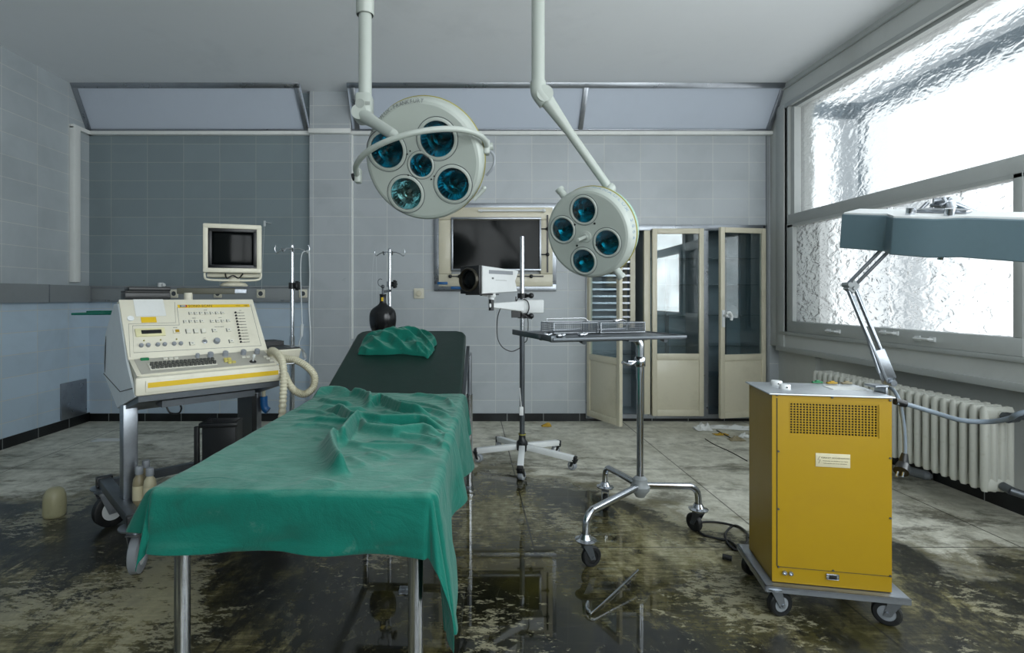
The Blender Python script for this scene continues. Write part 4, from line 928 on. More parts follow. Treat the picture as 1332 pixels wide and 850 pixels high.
# ---------------------------------------------------------------- IV poles
def iv_pole(x, y, top, label, knobs):
    r = empty('drip_stand', (x, y, 0), 0, label, 'drip stand', None)
    b = MB(); b.cyl((0, 0, .06), (0, 0, .95), .0165); b.build('lower_tube', 'chrome', r)
    b = MB(); b.cyl((0, 0, .93), (0, 0, top), .0125); b.ball((0, 0, top), .0125); b.build('upper_tube', 'chrome', r)
    b = MB()
    for k in range(5):
        a = k * 2 * PI / 5 + .3; b.tube(smooth([(0, 0, .09), (.1 * math.cos(a), .1 * math.sin(a), .085), (.22 * math.cos(a), .22 * math.sin(a), .06)], 4), .012, 8)
    b.cyl((0, 0, .06), (0, 0, .13), .026); b.build('base', 'chrome', r)
    for k in range(5):
        a = k * 2 * PI / 5 + .3; caster(r, .22 * math.cos(a), .22 * math.sin(a), .065, r=.024, w=.016, yaw=a)
    b = MB()
    for sg in (-1, 1):
        b.tube(smooth([(0, 0, top - .02), (sg * .04, 0, top - .018), (sg * .075, 0, top - .03), (sg * .10, 0, top - .045), (sg * .112, 0, top - .02), (sg * .105, 0, top + .004)], 5), .004, 8)
        b.tube(smooth([(0, 0, top - .02), (sg * .02, -.05, top - .022), (sg * .03, -.08, top - .045), (sg * .035, -.10, top - .02)], 5), .004, 8)
    b.build('hook_bar', 'chrome', r)
    b = MB(); zz, dx = knobs; b.cyl((0, 0, zz - .02), (0, 0, zz + .02), .022); b.build('collar', 'chrome' if dx else 'black', r)
    b = MB(); m = axis_frame((0, 0, zz), (1, -.3, 0)); b.cyl((0, 0, .015), (0, 0, .035), .010, Mt=m)
    b.lathe([(.02, .03), (.026, .034), (.026, .046), (.02, .05), (0, .051)], 20, m)
    for k in range(7): a = k * 2 * PI / 7; b.cyl((.024 * math.cos(a), .024 * math.sin(a), .031), (.024 * math.cos(a), .024 * math.sin(a), .049), .007, n=10, Mt=m)
    b.build('clamp_knob', 'black', r); return r
p = W(380, 320, 3.45); iv1 = iv_pole(p.x, p.y, p.z, 'chrome drip stand with two hooks standing between the console and the pier', (W(380, 372, 3.45).z - .0, 0))
p2_ = W(507, 325, 3.95); iv2 = iv_pole(p2_.x, p2_.y, p2_.z, 'chrome drip stand behind the head of the examination table', (W(507, 370, 3.95).z, 1))
# pale cables hung on the first stand
h0 = Vector((p.x + .10, p.y, p.z - .045))
def Q(px, py): return W(px, py, 3.43)
b = MB(); b.tube(smooth([h0 + Vector((0, 0, .01)), Q(393, 330), Q(391, 350), Q(392, 390), Q(393, 422)], 6), .0035, 6); b.tube(smooth([Q(392, 438), Q(389, 448), Q(393, 458), Q(395, 466)], 6), .0035, 6)
b.cyl(Q(393, 422), Q(392, 438), .010, n=8); b.cyl(Q(394, 455), Q(397, 466), .009, n=8); b.ball(h0 + Vector((0, 0, .006)), .012)
o = b.build('hanging_cable', 'cable_w'); tag(o, 'pale cable with small inline plugs hanging from the left drip stand hook', 'cable')
b = MB(); b.tube(smooth([h0 + Vector((.004, 0, .01)), Q(402, 330), Q(403, 360), Q(402, 400), Q(404, 440), Q(402, 475), Q(400, 482), Q(396, 474)], 6), .0045, 6); o = b.build('hanging_tube', 'cable_w'); tag(o, 'pale tube hanging close to the pier edge from the left drip stand', 'tube')
b = MB(); b.tube(smooth([W(487, 330, 3.94), W(485, 345, 3.94), W(484, 370, 3.94), W(484, 398, 3.9)], 5), .0016, 5); b.tube(smooth([W(489, 330, 3.94), W(490, 360, 3.94), W(490, 398, 3.9)], 5), .0016, 5); o = b.build('hanging_string', 'cable_w'); tag(o, 'thin pale strings hanging from the drip stand beside the black bag', 'string')
# black breathing bag
bg_ = empty('breathing_bag', W(498, 437, 3.88), 0, 'shiny black rubber breathing bag hanging on the drip stand behind the backrest', 'breathing bag')
u = 3.88 / FPX
b = MB(); prof = [(0, -.02), (8, 0), (15, 6), (17.2, 16), (17.4, 26), (16, 33), (10, 38), (4.8, 41), (4, 44), (4, 52), (4.6, 53), (4.6, 54.5), (0, 54.5)]
b.lathe([(r * u, z * u) for r, z in prof], 30, T(0, 0, 0) @ Matrix.Diagonal((1, .8, 1, 1))); 
for v in b.bm.verts:
    a = math.atan2(v.co.y, v.co.x); f = 1 + .035 * math.cos(a * 6) * (1 if v.co.z < 38 * u else 0); v.co.x *= f; v.co.y *= f
b.build('bag', 'bag', bg_, ang=70, sub=1)
b = MB(); b.bb(-.008, .008, -.026, -.022, 45 * u, 50 * u); b.build('tag', 'ystripe', bg_)
b = MB(); b.cyl((0, 0, 54 * u), (0, 0, 64 * u), .008); b.cyl((-.0, 0, 57 * u), (.05, .05, 59 * u), .009); b.ball((0, 0, 64 * u), .014)
b.tube(smooth([(-.005, 0, 63 * u), (-.03, 0, 66 * u), (-.035, 0, 71 * u), (-.02, 0, 74 * u), (-.005, 0, 73 * u)], 5), .003, 6); b.build('valve', 'dsteel', bg_)

# ---------------------------------------------------------------- camera stand
cs = empty('camera_stand', (.385, 3.86, 0), 0, 'wheeled camera stand with five grey feet in front of the framed wall screen', 'stand')
csM = Matrix.Translation(cs.location)
zt = W(677, 308, 3.86).z
b = MB(); b.cyl((0, 0, .13), (0, 0, .95), .0185); b.build('lower_pole', 'dsteel', cs); b = MB(); b.cyl((0, 0, .9), (0, 0, zt), .0165); b.build('upper_pole', 'chrome', cs)
b = MB(); b.lathe([(.028, .085), (.042, .10), (.040, .155), (.026, .17), (.024, .205)], 20); b.mi = 1; b.lathe([(.027, .205), (.027, .215)], 20); b.build('hub', ['black', 'yedge'], cs)
ends = [(-.33, .03), (-.05, -.37), (.345, -.165), (.30, .25), (-.15, .36)]
for ex, ey in ends:
    b = MB(); d = Vector((ex, ey, 0)); fr = frame(Vector((0, 0, .125)), (ex, ey, -.045), (-ey, ex, 0)); L = d.length
    b.box((L / 2 + .02, 0, 0), (L - .04, .042, .040), fr, bev=.005); b.mi = 1; b.box((L + .008, 0, -.005), (.022, .044, .05), fr, bev=.006)
    b.build('foot', ['white', 'black'], cs)
    caster(cs, ex, ey, .075, r=.031, w=.034, yaw=math.atan2(ey, ex) + 1.1, hub='white', fm='black', wm='knobgrey')
for z in (W(678, 385, 3.86).z, W(678, 411, 3.86).z):
    b = MB(); b.cyl((0, 0, z - .018), (0, 0, z + .018), .034); b.cyl((0, 0, z), (.05, -.04, z), .012); b.ball((.06, -.045, z), .02); b.build('clamp', 'black', cs)
za = W(678, 398, 3.8).z
b = MB(); pL = W(640, 394, 3.62) - cs.location; b.add([(pL.x - .02, pL.y - .03, za - .01), (pL.x - .02, pL.y - .03, za + .02), (.02, -.04, za - .045), (.02, -.04, za + .035), (pL.x - .02, pL.y + .03, za - .01), (pL.x - .02, pL.y + .03, za + .02), (.02, .03, za - .045), (.02, .03, za + .035)], [(0, 2, 3, 1), (4, 5, 7, 6), (0, 1, 5, 4), (2, 6, 7, 3), (1, 3, 7, 5), (0, 4, 6, 2)])
b.build('arm', 'white', cs, bev=.008)
b = MB(); b.box((.05, -.0, za - .005), (.20, .10, .095), bev=.008); b.mi = 1; b.box((-.05, -.04, za - .06), (.06, .06, .05), RZ(0)); b.build('counterweight_box', ['white', 'black'], cs)
b = MB(); b.cyl((pL.x - .005, pL.y, za - .03), (pL.x - .005, pL.y, za + .05), .018); b.mi = 1; b.cyl((pL.x - .005, pL.y, za + .045), (pL.x + .0, pL.y, za + .085), .02); b.ball((pL.x, pL.y, za + .075), .026); b.cyl((pL.x - .03, pL.y, za + .075), (pL.x - .075, pL.y - .02, za + .085), .012); b.mi = 0; b.ball((pL.x - .075, pL.y - .02, za + .085), .015)
b.build('tilt_head', ['black', 'white'], cs)
def Z(px, py, d=3.8): return W(px, py, d) - cs.location
b = MB(); b.tube(smooth([Z(651, 401, 3.66), Z(647, 415), Z(647, 438), Z(652, 450), Z(660, 456), Z(668, 457), Z(678, 452)], 6), .0035, 6); b.tube(smooth([Z(671, 386), Z(673, 400), Z(684, 412), Z(692, 415)], 6), .004, 6)
b.tube(smooth([Z(676, 388), Z(686, 392), Z(688, 402), Z(684, 412), Z(688, 414)], 6), .004, 6); b.tube(smooth([Z(675, 386), Z(671, 396), Z(674, 408), Z(686, 413), Z(686, 440), Z(682, 446)], 6), .0035, 6); b.build('cable', 'black', cs)
b = MB(); b.box(Z(678, 535, 3.83), (.03, .03, .06), bev=.004); b.cyl(Z(676, 505, 3.83), Z(678, 530, 3.83), .004, n=6); b.build('plug', 'white', cs)
# the camera itself
hc = W(627, 364, 3.48); cy = R(-48)
vc = empty('theatre_camera', (hc.x, hc.y, 0), 0, 'white box camera with big round dark lens mounted on the stand', 'camera')
vc.location = hc; ang = math.atan2(.30, .27); vc.rotation_euler = (0, 0, ang)
# local x runs backwards from the lens; y to the left side
Lc = .40; hz = .092; Wd = .165
b = MB(); b.bb(0, .012, 0, Wd, -hz, hz)
b.add([(0, 0, -hz), (Lc * .96, 0, -hz * .80), (Lc * .96, Wd, -hz * .80), (0, Wd, -hz), (0, 0, hz), (Lc, 0, hz * .78), (Lc, Wd, hz * .78), (0, Wd, hz), (Lc * .90, 0, 0), (Lc * .90, Wd, 0)], [(0, 1, 8, 5, 4), (3, 7, 6, 9, 2), (0, 3, 2, 1), (4, 5, 6, 7), (1, 2, 9, 8), (8, 9, 6, 5), (0, 4, 7, 3)])
b.build('casing', 'white', vc, bev=.003)
b = MB(); b.bb(-.03, -.001, 0, Wd, -hz, hz, bev=.003); b.bb(.0, .2, .02, Wd - .02, -hz - .008, -hz); b.build('front_plate', 'black', vc)
b = MB(); fr = axis_frame((-.02, Wd / 2, 0), (-1, 0, 0)); r = .078
b.lathe([(r, -.01), (r, .03), (r * .96, .034), (r * .90, .034), (r * .88, .005), (r * .86, 0)], 40, fr); b.build('lens_ring', mat('bronze_black_ring', '3a372e', .35, metal=.5), vc)
b = MB(); b.lathe([(r * .88, .004), (r * .7, .014), (r * .4, .022), (0, .026)], 36, fr); b.build('lens', 'screen', vc, ang=80)
b = MB(); b.bb(.07, .33, -.0012, 0, hz * .45, hz * .72); b.build('vent_slot', 'knobgrey', vc)
b = MB(); b.box((.11, -.001, .012), (.02, .001, .012)); b.box((.2, -.001, .0), (.12, .001, .002)); b.build('marking', 'greyink', vc)

# ---------------------------------------------------------------- instrument (Mayo) table
mt_ = empty('instrument_table', (.85, 2.65, 0), 0, 'wheeled chrome instrument table with a flat steel top carrying wire baskets', 'instrument table')
o0 = mt_.location
def ML(v): return Vector(v) - o0
b = MB(); zt = 1.0
b.cyl((0, 0, .27), (0, 0, .87), .0165); b.build('lower_post', 'chrome', mt_)
b = MB(); b.tube(smooth([(0, 0, .80), (0, 0, .94), (-.006, 0, .975), (-.025, 0, .995), (-.06, 0, 1.003), (-.10, 0, 1.005)], 6), .0195, 14); b.build('upper_post', 'chrome', mt_)
b = MB(); b.lathe([(.022, .855), (.026, .86), (.026, .90), (.022, .905)], 20); b.cyl((0, 0, .88), (-.07, -.03, .885), .006); b.tube(smooth([(-.03, -.015, .883), (-.06, -.03, .87), (-.10, -.035, .882)], 4), .007, 8); b.build('height_clamp', 'chrome', mt_)
b = MB(); b.lathe([(.0, .205), (.022, .21), (.030, .225), (.046, .245), (.047, .262), (.036, .275), (.035, .30), (.024, .31), (.019, .315)], 24); b.build('hub', 'greymetal', mt_)
for ex, ey in ((-.331, -.28), (.318, .066), (-.075, .385)):
    L = math.hypot(ex, ey); ux, uy = ex / L, ey / L
    pts = [(0, 0, .265), (ex - ux * .09, ey - uy * .09, .245), (ex - ux * .04, ey - uy * .04, .238), (ex - ux * .008, ey - uy * .008, .21), (ex, ey, .17), (ex, ey, .115)]
    b = MB(); b.tube(smooth(pts, 6), .0165, 14); b.build('leg', 'chrome', mt_)
    b = MB(); b.lathe([(.02, .115), (.046, .118), (.048, .124), (.03, .13), (.019, .15)], 24, T(ex, ey, 0)); b.build('leg_collar', 'chrome', mt_)
    caster(mt_, ex, ey, .12, r=.046, w=.026, yaw=math.atan2(ey, ex) + (1.2 if ex < 0 else .2), hub='black', fm='dsteel')
A_, B_ = Vector((.345, 2.2, 0)), Vector((.965, 2.37, 0)); dx = (B_ - A_).normalized(); dy = Vector((-dx.y, dx.x, 0)); TW = (B_ - A_).length; TD = .47; ZT = 1.03
tf = frame(A_ - o0 + Vector((0, 0, ZT)), dx, dy)
b = MB(); b.box((TW / 2, TD / 2, -.006), (TW, TD, .006), tf, bev=.002)
b.box((TW / 2, 0, -.006), (TW, .012, .016), tf, bev=.004); b.box((TW / 2, TD, -.006), (TW, .012, .016), tf, bev=.004); b.box((0, TD / 2, -.002), (.014, TD, .026), tf, bev=.004); b.box((TW, TD / 2, -.006), (.012, TD, .016), tf, bev=.004)
b.build('table_top', 'dsteel', mt_)
b = MB(); b.box((TW * .42, .10, -.018), (TW * .74, .025, .014), tf, bev=.004); b.box((TW * .42, TD - .06, -.018), (TW * .74, .025, .014), tf, bev=.004); b.box((TW * .62, TD / 2, -.016), (.05, TD - .06, .014), tf)
for x, y in ((.16, .06), (.56, .06)): b.cyl((x, y, -.018), (x, y - .03, -.022), .010, n=12, Mt=tf)
for x, y in ((.0, .12), (.03, .06), (.06, .03)): b.ball((x, y, -.004), .014, Mt=tf)
b.build('support_rail', 'dsteel', mt_)
b = MB()
b.mi = 0
for x, y in ((.02, .12), (.06, .07), (.18, .1)):
    b = MB(); b.ball((x, y, .006), .014, (1, 1, .8), Mt=tf); b.cyl((x, y, 0), (x + .03, y, .01), .006, Mt=tf); b.build('clamp_screw', 'chrome', mt_)
tfw = Matrix.Translation(o0) @ tf
def basket(u0, v0, w, d, h, label, handle, rz=0):
    o = empty('wire_basket', (0, 0, 0), 0, label, 'wire basket', 'wire baskets on the instrument table'); o.matrix_basis = tfw @ T(u0, v0, .0) @ RZ(rz)
    b = MB(); r = .0022
    for z in (.004, h): b.tube([(0, 0, z), (w, 0, z), (w, d, z), (0, d, z)], r, 6, closed=True)
    for x, y in ((0, 0), (w, 0), (w, d), (0, d)): b.cyl((x, y, 0.002), (x, y, h), r, n=6)
    b.build('rim', 'chrome', o)
    b = MB(); q = .0013; n1 = int(w / .0065); n2 = int(d / .008)
    for i in range(n1): 
        x = w * (i + .5) / n1
        for y in (0, d): b.box((x, y, h / 2), (q, q, h))
        b.box((x, d / 2, .003), (q, d, q))
    for i in range(n2):
        y = d * (i + .5) / n2
        for x in (0, w): b.box((x, y, h / 2), (q, q, h))
        b.box((w / 2, y, .003), (w, q, q))
    for k in range(5):
        z = h * (k + .5) / 5
        for y in (0, d): b.box((w / 2, y, z), (w, q, q))
        for x in (0, w): b.box((x, d / 2, z), (q, d, q))
    b.build('mesh_wall', 'dsteel', o)
    if handle:
        b = MB(); b.tube([(0.0, d * .5, h), (-.006, d * .5, h + .018), (.012, d * .5, h + .02), (w - .03, d * .5, h + .02), (w - .004, d * .5, h)], .002, 6); b.build('handle', 'chrome', o)
    b = MB()
    for k in range(3): b.tube([(w * .1, d * (.3 + .15 * k), .012), (w * (.6 + .1 * k), d * (.35 + .12 * k), .016)], .004, 6)
    b.build('wire_rest', 'steel', o)
    return o
u0, v0 = hit(747, 434, tfw); basket(.115, .24, .225, .15, .05, 'left wire mesh basket with raised handle on the instrument table', True)
basket(.345, .22, .235, .16, .05, 'right wire mesh basket without handle at the post end of the instrument table', False)
b = MB(); b.tube(smooth([(.44, .25, .055), (.48, .26, .06), (.53, .30, .045)], 4), .006, 8); b.ball((.44, .25, .056), .012); o = b.build('steel_tap', 'chrome'); o.matrix_basis = tfw; tag(o, 'small chrome piece lying across the rim of the right wire basket', 'instrument')

# ---------------------------------------------------------------- surgical lamps
def disc_with_holes(b, R_, holes, z, fr, n=72):
    b2 = bmesh.new(); edges = []
    for cx, cy, r, k in [(0, 0, R_, n)] + [(x, y, r, 36) for x, y, r in holes]:
        vs = [b2.verts.new((cx + r * math.cos(2 * PI * i / k), cy + r * math.sin(2 * PI * i / k), z)) for i in range(k)]
        edges += [b2.edges.new((vs[i], vs[(i + 1) % k])) for i in range(k)]
    bmesh.ops.triangle_fill(b2, use_beauty=True, edges=edges)
    b2.verts.index_update(); vv = [v.co.copy() for v in b2.verts]; ff = [[v.index for v in f.verts] for f in b2.faces]; b2.free()
    b.add(vv, ff, fr)
def dome(root, fr, R_, th, holes, back, tealring=False):
    b = MB(); f0 = R_ * .90
    disc_with_holes(b, f0, holes, 0, fr)
    prof = [(f0, 0), (R_ * .945, -.004), (R_ * .975, -.014), (R_ * .99, -.03), (R_, -th)]
    vs = []; b.lathe(prof, 72, fr)
    # drop the flat caps the lathe closes with: keep only the skirt
    big = [f for f in b.bm.faces if len(f.verts) > 40]; bmesh.ops.delete(b.bm, geom=big, context='FACES_ONLY')
    d = b.build('lamp_face', 'lampwhite', root, ang=30)
    b = MB(); b.lathe([(R_ * 1.0, -th), (R_ * 1.012, -th - .002), (R_ * 1.012, -th - .009), (R_ * .99, -th - .011)], 72, fr); b.build('gasket', 'yedge', root)
    b = MB(); b.lathe([(R_ * .995, -th - .009)] + [(R_ * r_, -th - z_) for r_, z_ in back] , 72, fr)
    b.build('lamp_shell', mat('sea_green_shell', '9fc0b4', .4, dirt=.15) if tealring else 'lampwhite', root, ang=50)
    for i, (x, y, r) in enumerate(holes):
        m = fr @ T(x, y, 0); b = MB(); b.lathe([(r * 1.0, -.004), (r * 1.0, .003), (r * 1.10, .004), (r * 1.16, .001), (r * 1.17, -.003)], 40, m)
        b.mi = 1; b.lathe([(r * 1.19, .0002), (r * 1.225, .0006), (r * 1.23, .0002)], 40, m); rim = b.build('lens_rim', ['lampwhite', 'dsteel'], root)
        b = MB(); b.lathe([(r * .985, -.006), (r * .6, -.002), (0, 0)], 36, m); b.build('lens_glass', 'lens_clear' if (len(holes) == 5 and i == 3) else 'lens_teal', rim, ang=80)
        b = MB(); b.lathe([(r * .99, -.008), (r * .93, -r * .25), (r * .75, -r * .55), (r * .45, -r * .8), (r * .18, -r * .92), (0, -r * .93)], 30, m); b.build('reflector_bowl', 'reflector', rim, ang=10)
        b = MB(); b.cyl((0, 0, -r * .9), (0, 0, -r * .45), r * .13, n=14, Mt=m); b.mi = 1; b.lathe([(r * .08, -r * .45), (r * .13, -r * .38), (r * .12, -r * .25), (0, -r * .18)], 14, m); b.build('bulb', ['white', 'lens_clear'], rim)
def rimtext(root, fr, s, r, z, size, a0, da, tilt=70, m='greyink'):
    b = MB()
    for k, ch in enumerate(s):
        if ch == ' ': continue
        a = a0 - k * da; m2 = fr @ Matrix.Rotation(a - PI / 2, 4, 'Z') @ T(0, r, z) @ Matrix.Rotation(R(-tilt), 4, 'X'); letters(b, ch, size, m2)
    b.build('rim_lettering', m, root)
# big lamp
c1 = W(549, 211, 2.55); n1 = Vector((-.20, -.93, -.42)).normalized()
L1 = empty('surgical_lamp', W(475, 0, 2.45), 0, 'large ceiling surgical lamp with five round lenses, hanging over the table', 'surgical lamp', 'ceiling surgical lamps')
L1.location.z = CZ; o1 = L1.location.copy()
f1 = axis_frame(c1 - o1, n1)
rot1 = R(0)
# place lens centres by where the photograph shows them on the face plane
wf = axis_frame(c1, n1)
hs = [(*hit(px, py, wf), r) for px, py, r in ((503, 196, .083), (568.5, 181, .083), (589, 240, .079), (528, 252.5, .079), (547.5, 215, .056))]
dome(L1, f1, .292, .072, hs, [(.96, .04), (.85, .09), (.6, .12), (.25, .13), (0, .13)])
b = MB()
cx, cy = hs[4][0], hs[4][1]
for k in range(4):
    for s_ in (-.13, .13):
        a = k * PI / 2 + .7 + s_; b.cyl((cx + .082 * math.cos(a), cy + .082 * math.sin(a), -.001), (cx + .082 * math.cos(a), cy + .082 * math.sin(a), .003), .004, n=8, Mt=f1)
b.build('face_screw', 'black', L1)
upf = math.atan2(1, 0)
rimtext(L1, f1, 'HANAULUX-FRANKFURT', .292 * .945, .0025, .025, R(144), R(3.6), tilt=22, m='greyink')
pr = .0325
b = MB(); zj = W(475, 125, 2.45).z - CZ
b.cyl((0, 0, 0), (0, 0, zj), pr * .92, n=24); b.build('drop_tube', 'lampwhite', L1)
zs = W(475, 20, 2.45).z - CZ
b = MB(); b.lathe([(.041, 0), (.041, zs + .004), (.038, zs)], 24); b.lathe([(.09, 0), (.09, -.02), (.045, -.04)], 24); b.build('ceiling_sleeve', 'lampwhite', L1)
zk = W(475, 155, 2.45).z - CZ
b = MB(); b.box((-.003, 0, (zj + zk) / 2 + .005), (.075, .085, zj - zk + .005), bev=.016); b.cyl((-.02, -.045, zk + .02), (-.02, .045, zk + .02), .035, n=20); b.cyl((-.012, -.0435, zj - .055), (-.012, -.0445, zj - .055), .022, n=20)
b.build('joint_box', 'lampwhite', L1, ang=35)
b = MB(); b.cyl((-.015, -.0445, zj - .05), (-.015, -.046, zj - .05), .021, n=24); b.bb(.008, .03, -.0445, -.0435, zk + .05, zk + .065); b.build('type_plate', mat('pale_grey_plate', '8e948f', .4), L1)
e1 = W(633, 192, 2.56); e0 = W(466, 229, 2.56); cc = (e1 + e0) / 2; ex_ = (e1 - e0); Ry = ex_.length / 2; ex_.normalize(); uu = Vector((0, -1, .18)); uu = (uu - ex_ * uu.dot(ex_)).normalized()
pts = [cc + ex_ * Ry * math.cos(t) * (1 + .05 * math.sin(t)) + uu * Ry * .93 * math.sin(t) for t in [PI * i / 28 for i in range(29)]]
b = MB(); b.tube([q - o1 for q in pts], .0135, 12); b.build('yoke', 'lampwhite', L1)
ap = pts[18]
ap = min(pts, key=lambda q: abs((q.x / q.y) - (515 - 610) / FPX))
b = MB(); s_ = Vector((-.01, -.01, zk + .015)); a_ = ap - o1; b.cyl(s_, s_.lerp(a_, .35), .034, .027, n=20); b.cyl(s_.lerp(a_, .33), s_.lerp(a_, .9), .027, .024, n=20); b.cyl(s_.lerp(a_, .9), a_, .024, .013, n=20); b.build('swing_arm', 'lampwhite', L1)
for e, sg in ((e0, -1), (e1, 1)):
    b = MB(); q = e - o1; b.box((0, 0, 0), (.03, .05, .07), T(*q), bev=.008); b.mi = 1 if sg < 0 else 0; b.cyl(q, q + ex_ * sg * .03, .018); b.build('pivot', ['lampwhite', 'black'], L1)
q = e1 - o1
b = MB(); b.tube(smooth([q + Vector((.01, 0, -.01)), q + Vector((.035, 0, -.04)), q + Vector((.032, 0, -.09)), q + Vector((0, .02, -.13))], 5), .007, 8); b.build('cable_loop', 'knobgrey', L1)
q = W(624, 255, 2.6) - o1; b = MB(); b.cyl(q + Vector((-.03, 0, -.02)), q + Vector((.02, -.01, .03)), .010); b.ball(q + Vector((.02, -.01, .035)), .012); b.build('latch', 'lampwhite', L1)
# small lamp
n2 = Vector((-.62, -.74, -.28)).normalized(); c2_ = W(762, 305.5, 2.62)
L2 = empty('surgical_lamp', W(700, 0, 2.72), 0, 'smaller ceiling surgical lamp with four round lenses and a centre handle', 'surgical lamp', 'ceiling surgical lamps')
L2.location.z = CZ; o2 = L2.location.copy(); f2 = axis_frame(c2_ - o2, n2); wf2 = axis_frame(c2_, n2)
hs2 = [(*hit(px, py, wf2), r) for px, py, r in ((759, 273.5, .062), (732, 299, .060), (789.5, 316, .061), (759, 340, .060))]
dome(L2, f2, .226, .075, hs2, [(.985, .03), (.95, .06), (.8, .09), (.5, .11), (0, .115)], True)
rimtext(L2, f2, 'HANAULUX 2004', .226 * .995, -.045, .032, R(76), R(7.2), tilt=86, m=mat('pale_blue_lettering', '7e93a8', .5))
b = MB()
for k in range(4):
    a = k * PI / 2 + .75; b.cyl((.075 * math.cos(a), .075 * math.sin(a), -.001), (.075 * math.cos(a), .075 * math.sin(a), .004), .005, n=8, Mt=f2)
b.build('face_screw', 'black', L2)
u, v = hit(762, 308, wf2)
b = MB(); b.lathe([(.030, 0), (.028, .004), (.014, .006), (.012, .012)], 24, f2 @ T(u, v, 0)); b.cyl((u, v, 0), (u - .0, v - .0, .09), .0095, Mt=f2); b.build('centre_handle', 'lampwhite', L2)
for px, py in ((731, 252), (803, 354)):
    u, v = hit(px, py, wf2 @ T(0, 0, -.04)); q = Vector((u, v, 0)); q = q.normalized(); b = MB()
    b.cyl((q.x * .215, q.y * .215, -.045), (q.x * .272, q.y * .272, -.045), .019, n=20, Mt=f2); b.cyl((q.x * .255, q.y * .255, -.045), (q.x * .275, q.y * .275, -.045), .022, n=20, Mt=f2); b.build('side_knob', 'lampwhite', L2)
zj = W(700, 112, 2.72).z - CZ
b = MB(); b.cyl((0, 0, 0), (0, 0, zj), .0335, n=24); b.lathe([(.09, 0), (.09, -.02), (.036, -.04)], 24); b.build('drop_tube', 'lampwhite', L2)
b = MB(); k1 = Vector((.005, 0, zj)); b.tube(smooth([(0, 0, zj + .02), (0, 0, zj - .02), (.01, 0, zj - .045), (.04, 0, zj - .085)], 4), .040, 20); b.build('elbow', 'lampwhite', L2)
e2 = W(793, 246, 2.78) - o2
b = MB(); s_ = Vector((.035, 0, zj - .06)); b.cyl((.03, -.038, zj - .05), (.03, .038, zj - .05), .042, n=24); b.cyl(s_, s_.lerp(e2, .35), .038, .024, n=20); b.cyl(s_.lerp(e2, .34), e2, .023, .022, n=20); b.build('swing_arm', 'lampwhite', L2)
b = MB(); q = s_.lerp(e2, .02); b.lathe([(.0385, 0), (.0385, .010)], 20, axis_frame(q + Vector((-.018, 0, .03)), (e2 - s_))); b.build('yellow_band', 'yedge', L2)
b = MB(); back = c2_ - o2 - n2 * .13; b.ball(e2, .032); b.cyl(e2 + Vector((.0, 0, -.005)), e2.lerp(back, .6), .022, n=16); b.build('lamp_joint', 'lampwhite', L2)

# ---------------------------------------------------------------- yellow cabinet on wheels
ya = R(-11); yc = empty('yellow_cabinet', (1.147, 2.02, 0), ya, 'yellow sheet-metal equipment cabinet on a four-wheeled plate beside the window', 'equipment cabinet')
YW, YD, Y0, Y1 = .40, .265, .125, .832
yM = Matrix.Translation(yc.location) @ RZ(ya)
b = MB(); b.bb(0, .004, 0, YD, Y0, Y1); b.bb(YW - .004, YW, 0, YD, Y0, Y1); b.bb(0, YW, YD - .004, YD, Y0, Y1); b.bb(0, YW, .0, YD, Y0, Y0 + .01)
fy = frame(Vector((0, 0, 0)), (1, 0, 0), (0, 0, 1))
def yhit(px, py): return hit(px, py, yM @ fy)
vx0, vz1 = yhit(1027, 524); vx1, vz0 = yhit(1141, 569)
b.bb(0, vx0, -.002, .004, Y0, Y1); b.bb(vx1, YW, -.002, .004, Y0, Y1); b.bb(vx0, vx1, -.002, .004, vz1, Y1); b.bb(vx0, vx1, -.002, .004, Y0, vz0)
b.build('cabinet_shell', 'yellow', yc)
b = MB(); nx, nz = 27, 12; wx_, wz_ = (vx1 - vx0) / nx, (vz1 - vz0) / nz
for i in range(nx + 1): b.box((vx0 + i * wx_, -.001, (vz0 + vz1) / 2), (wx_ * .36, .002, vz1 - vz0))
for j in range(nz + 1): b.box(((vx0 + vx1) / 2, -.001, vz0 + j * wz_), (vx1 - vx0, .0022, wz_ * .36))
b.build('vent_grille', 'yellow', yc)
b = MB(); b.bb(vx0 - .01, vx1 + .01, .02, .03, vz0 - .01, vz1 + .01); b.build('vent_backing', 'black', yc)
b = MB(); b.bb(.018, YW - .008, -.0045, -.002, .185, Y1 - .012, bev=.001); o = b.build('access_panel', 'yellow', yc)
bm_ = bmesh.new(); bm_.from_mesh(o.data); bm_.free()
# (the access panel leaves the grille free)
bpy.data.objects.remove(o)
b = MB(); x0, x1, z0, z1 = .018, YW - .008, .185, Y1 - .012
b.bb(x0, vx0 - .004, -.0045, -.002, z0, z1); b.bb(vx1 + .004, x1, -.0045, -.002, z0, z1); b.bb(vx0 - .004, vx1 + .004, -.0045, -.002, vz1 + .004, z1); b.bb(vx0 - .004, vx1 + .004, -.0045, -.002, z0, vz0 - .004); b.build('access_panel', 'yellow', yc)
b = MB(); b.bb(x0 - .003, x0 - .0005, -.0035, -.001, z0, z1); b.bb(x0, x1, -.0035, -.001, z0 - .003, z0 - .0005); b.build('panel_seam', 'ink', yc)
for k, (px, py) in enumerate(((1010, 514), (1082, 517), (1157, 521), (1157, 596), (1157, 674), (1157, 749), (1012, 587), (1012, 662), (1012, 737), (1083, 742))):
    u, v = yhit(px, py); b = MB(); b.lathe([(.004, 0), (.0035, .003), (0, .0035)], 12, T(u, -.0045, v) @ Matrix.Rotation(R(90), 4, 'X')); b.build('screw', 'dsteel', yc)
b = MB(); u0, v1 = yhit(1060, 589); u1, v0 = yhit(1105, 609); b.bb(u0, u1, -.0062, -.0045, v0, v1, bev=.0005); b.build('warning_label', 'label', yc)
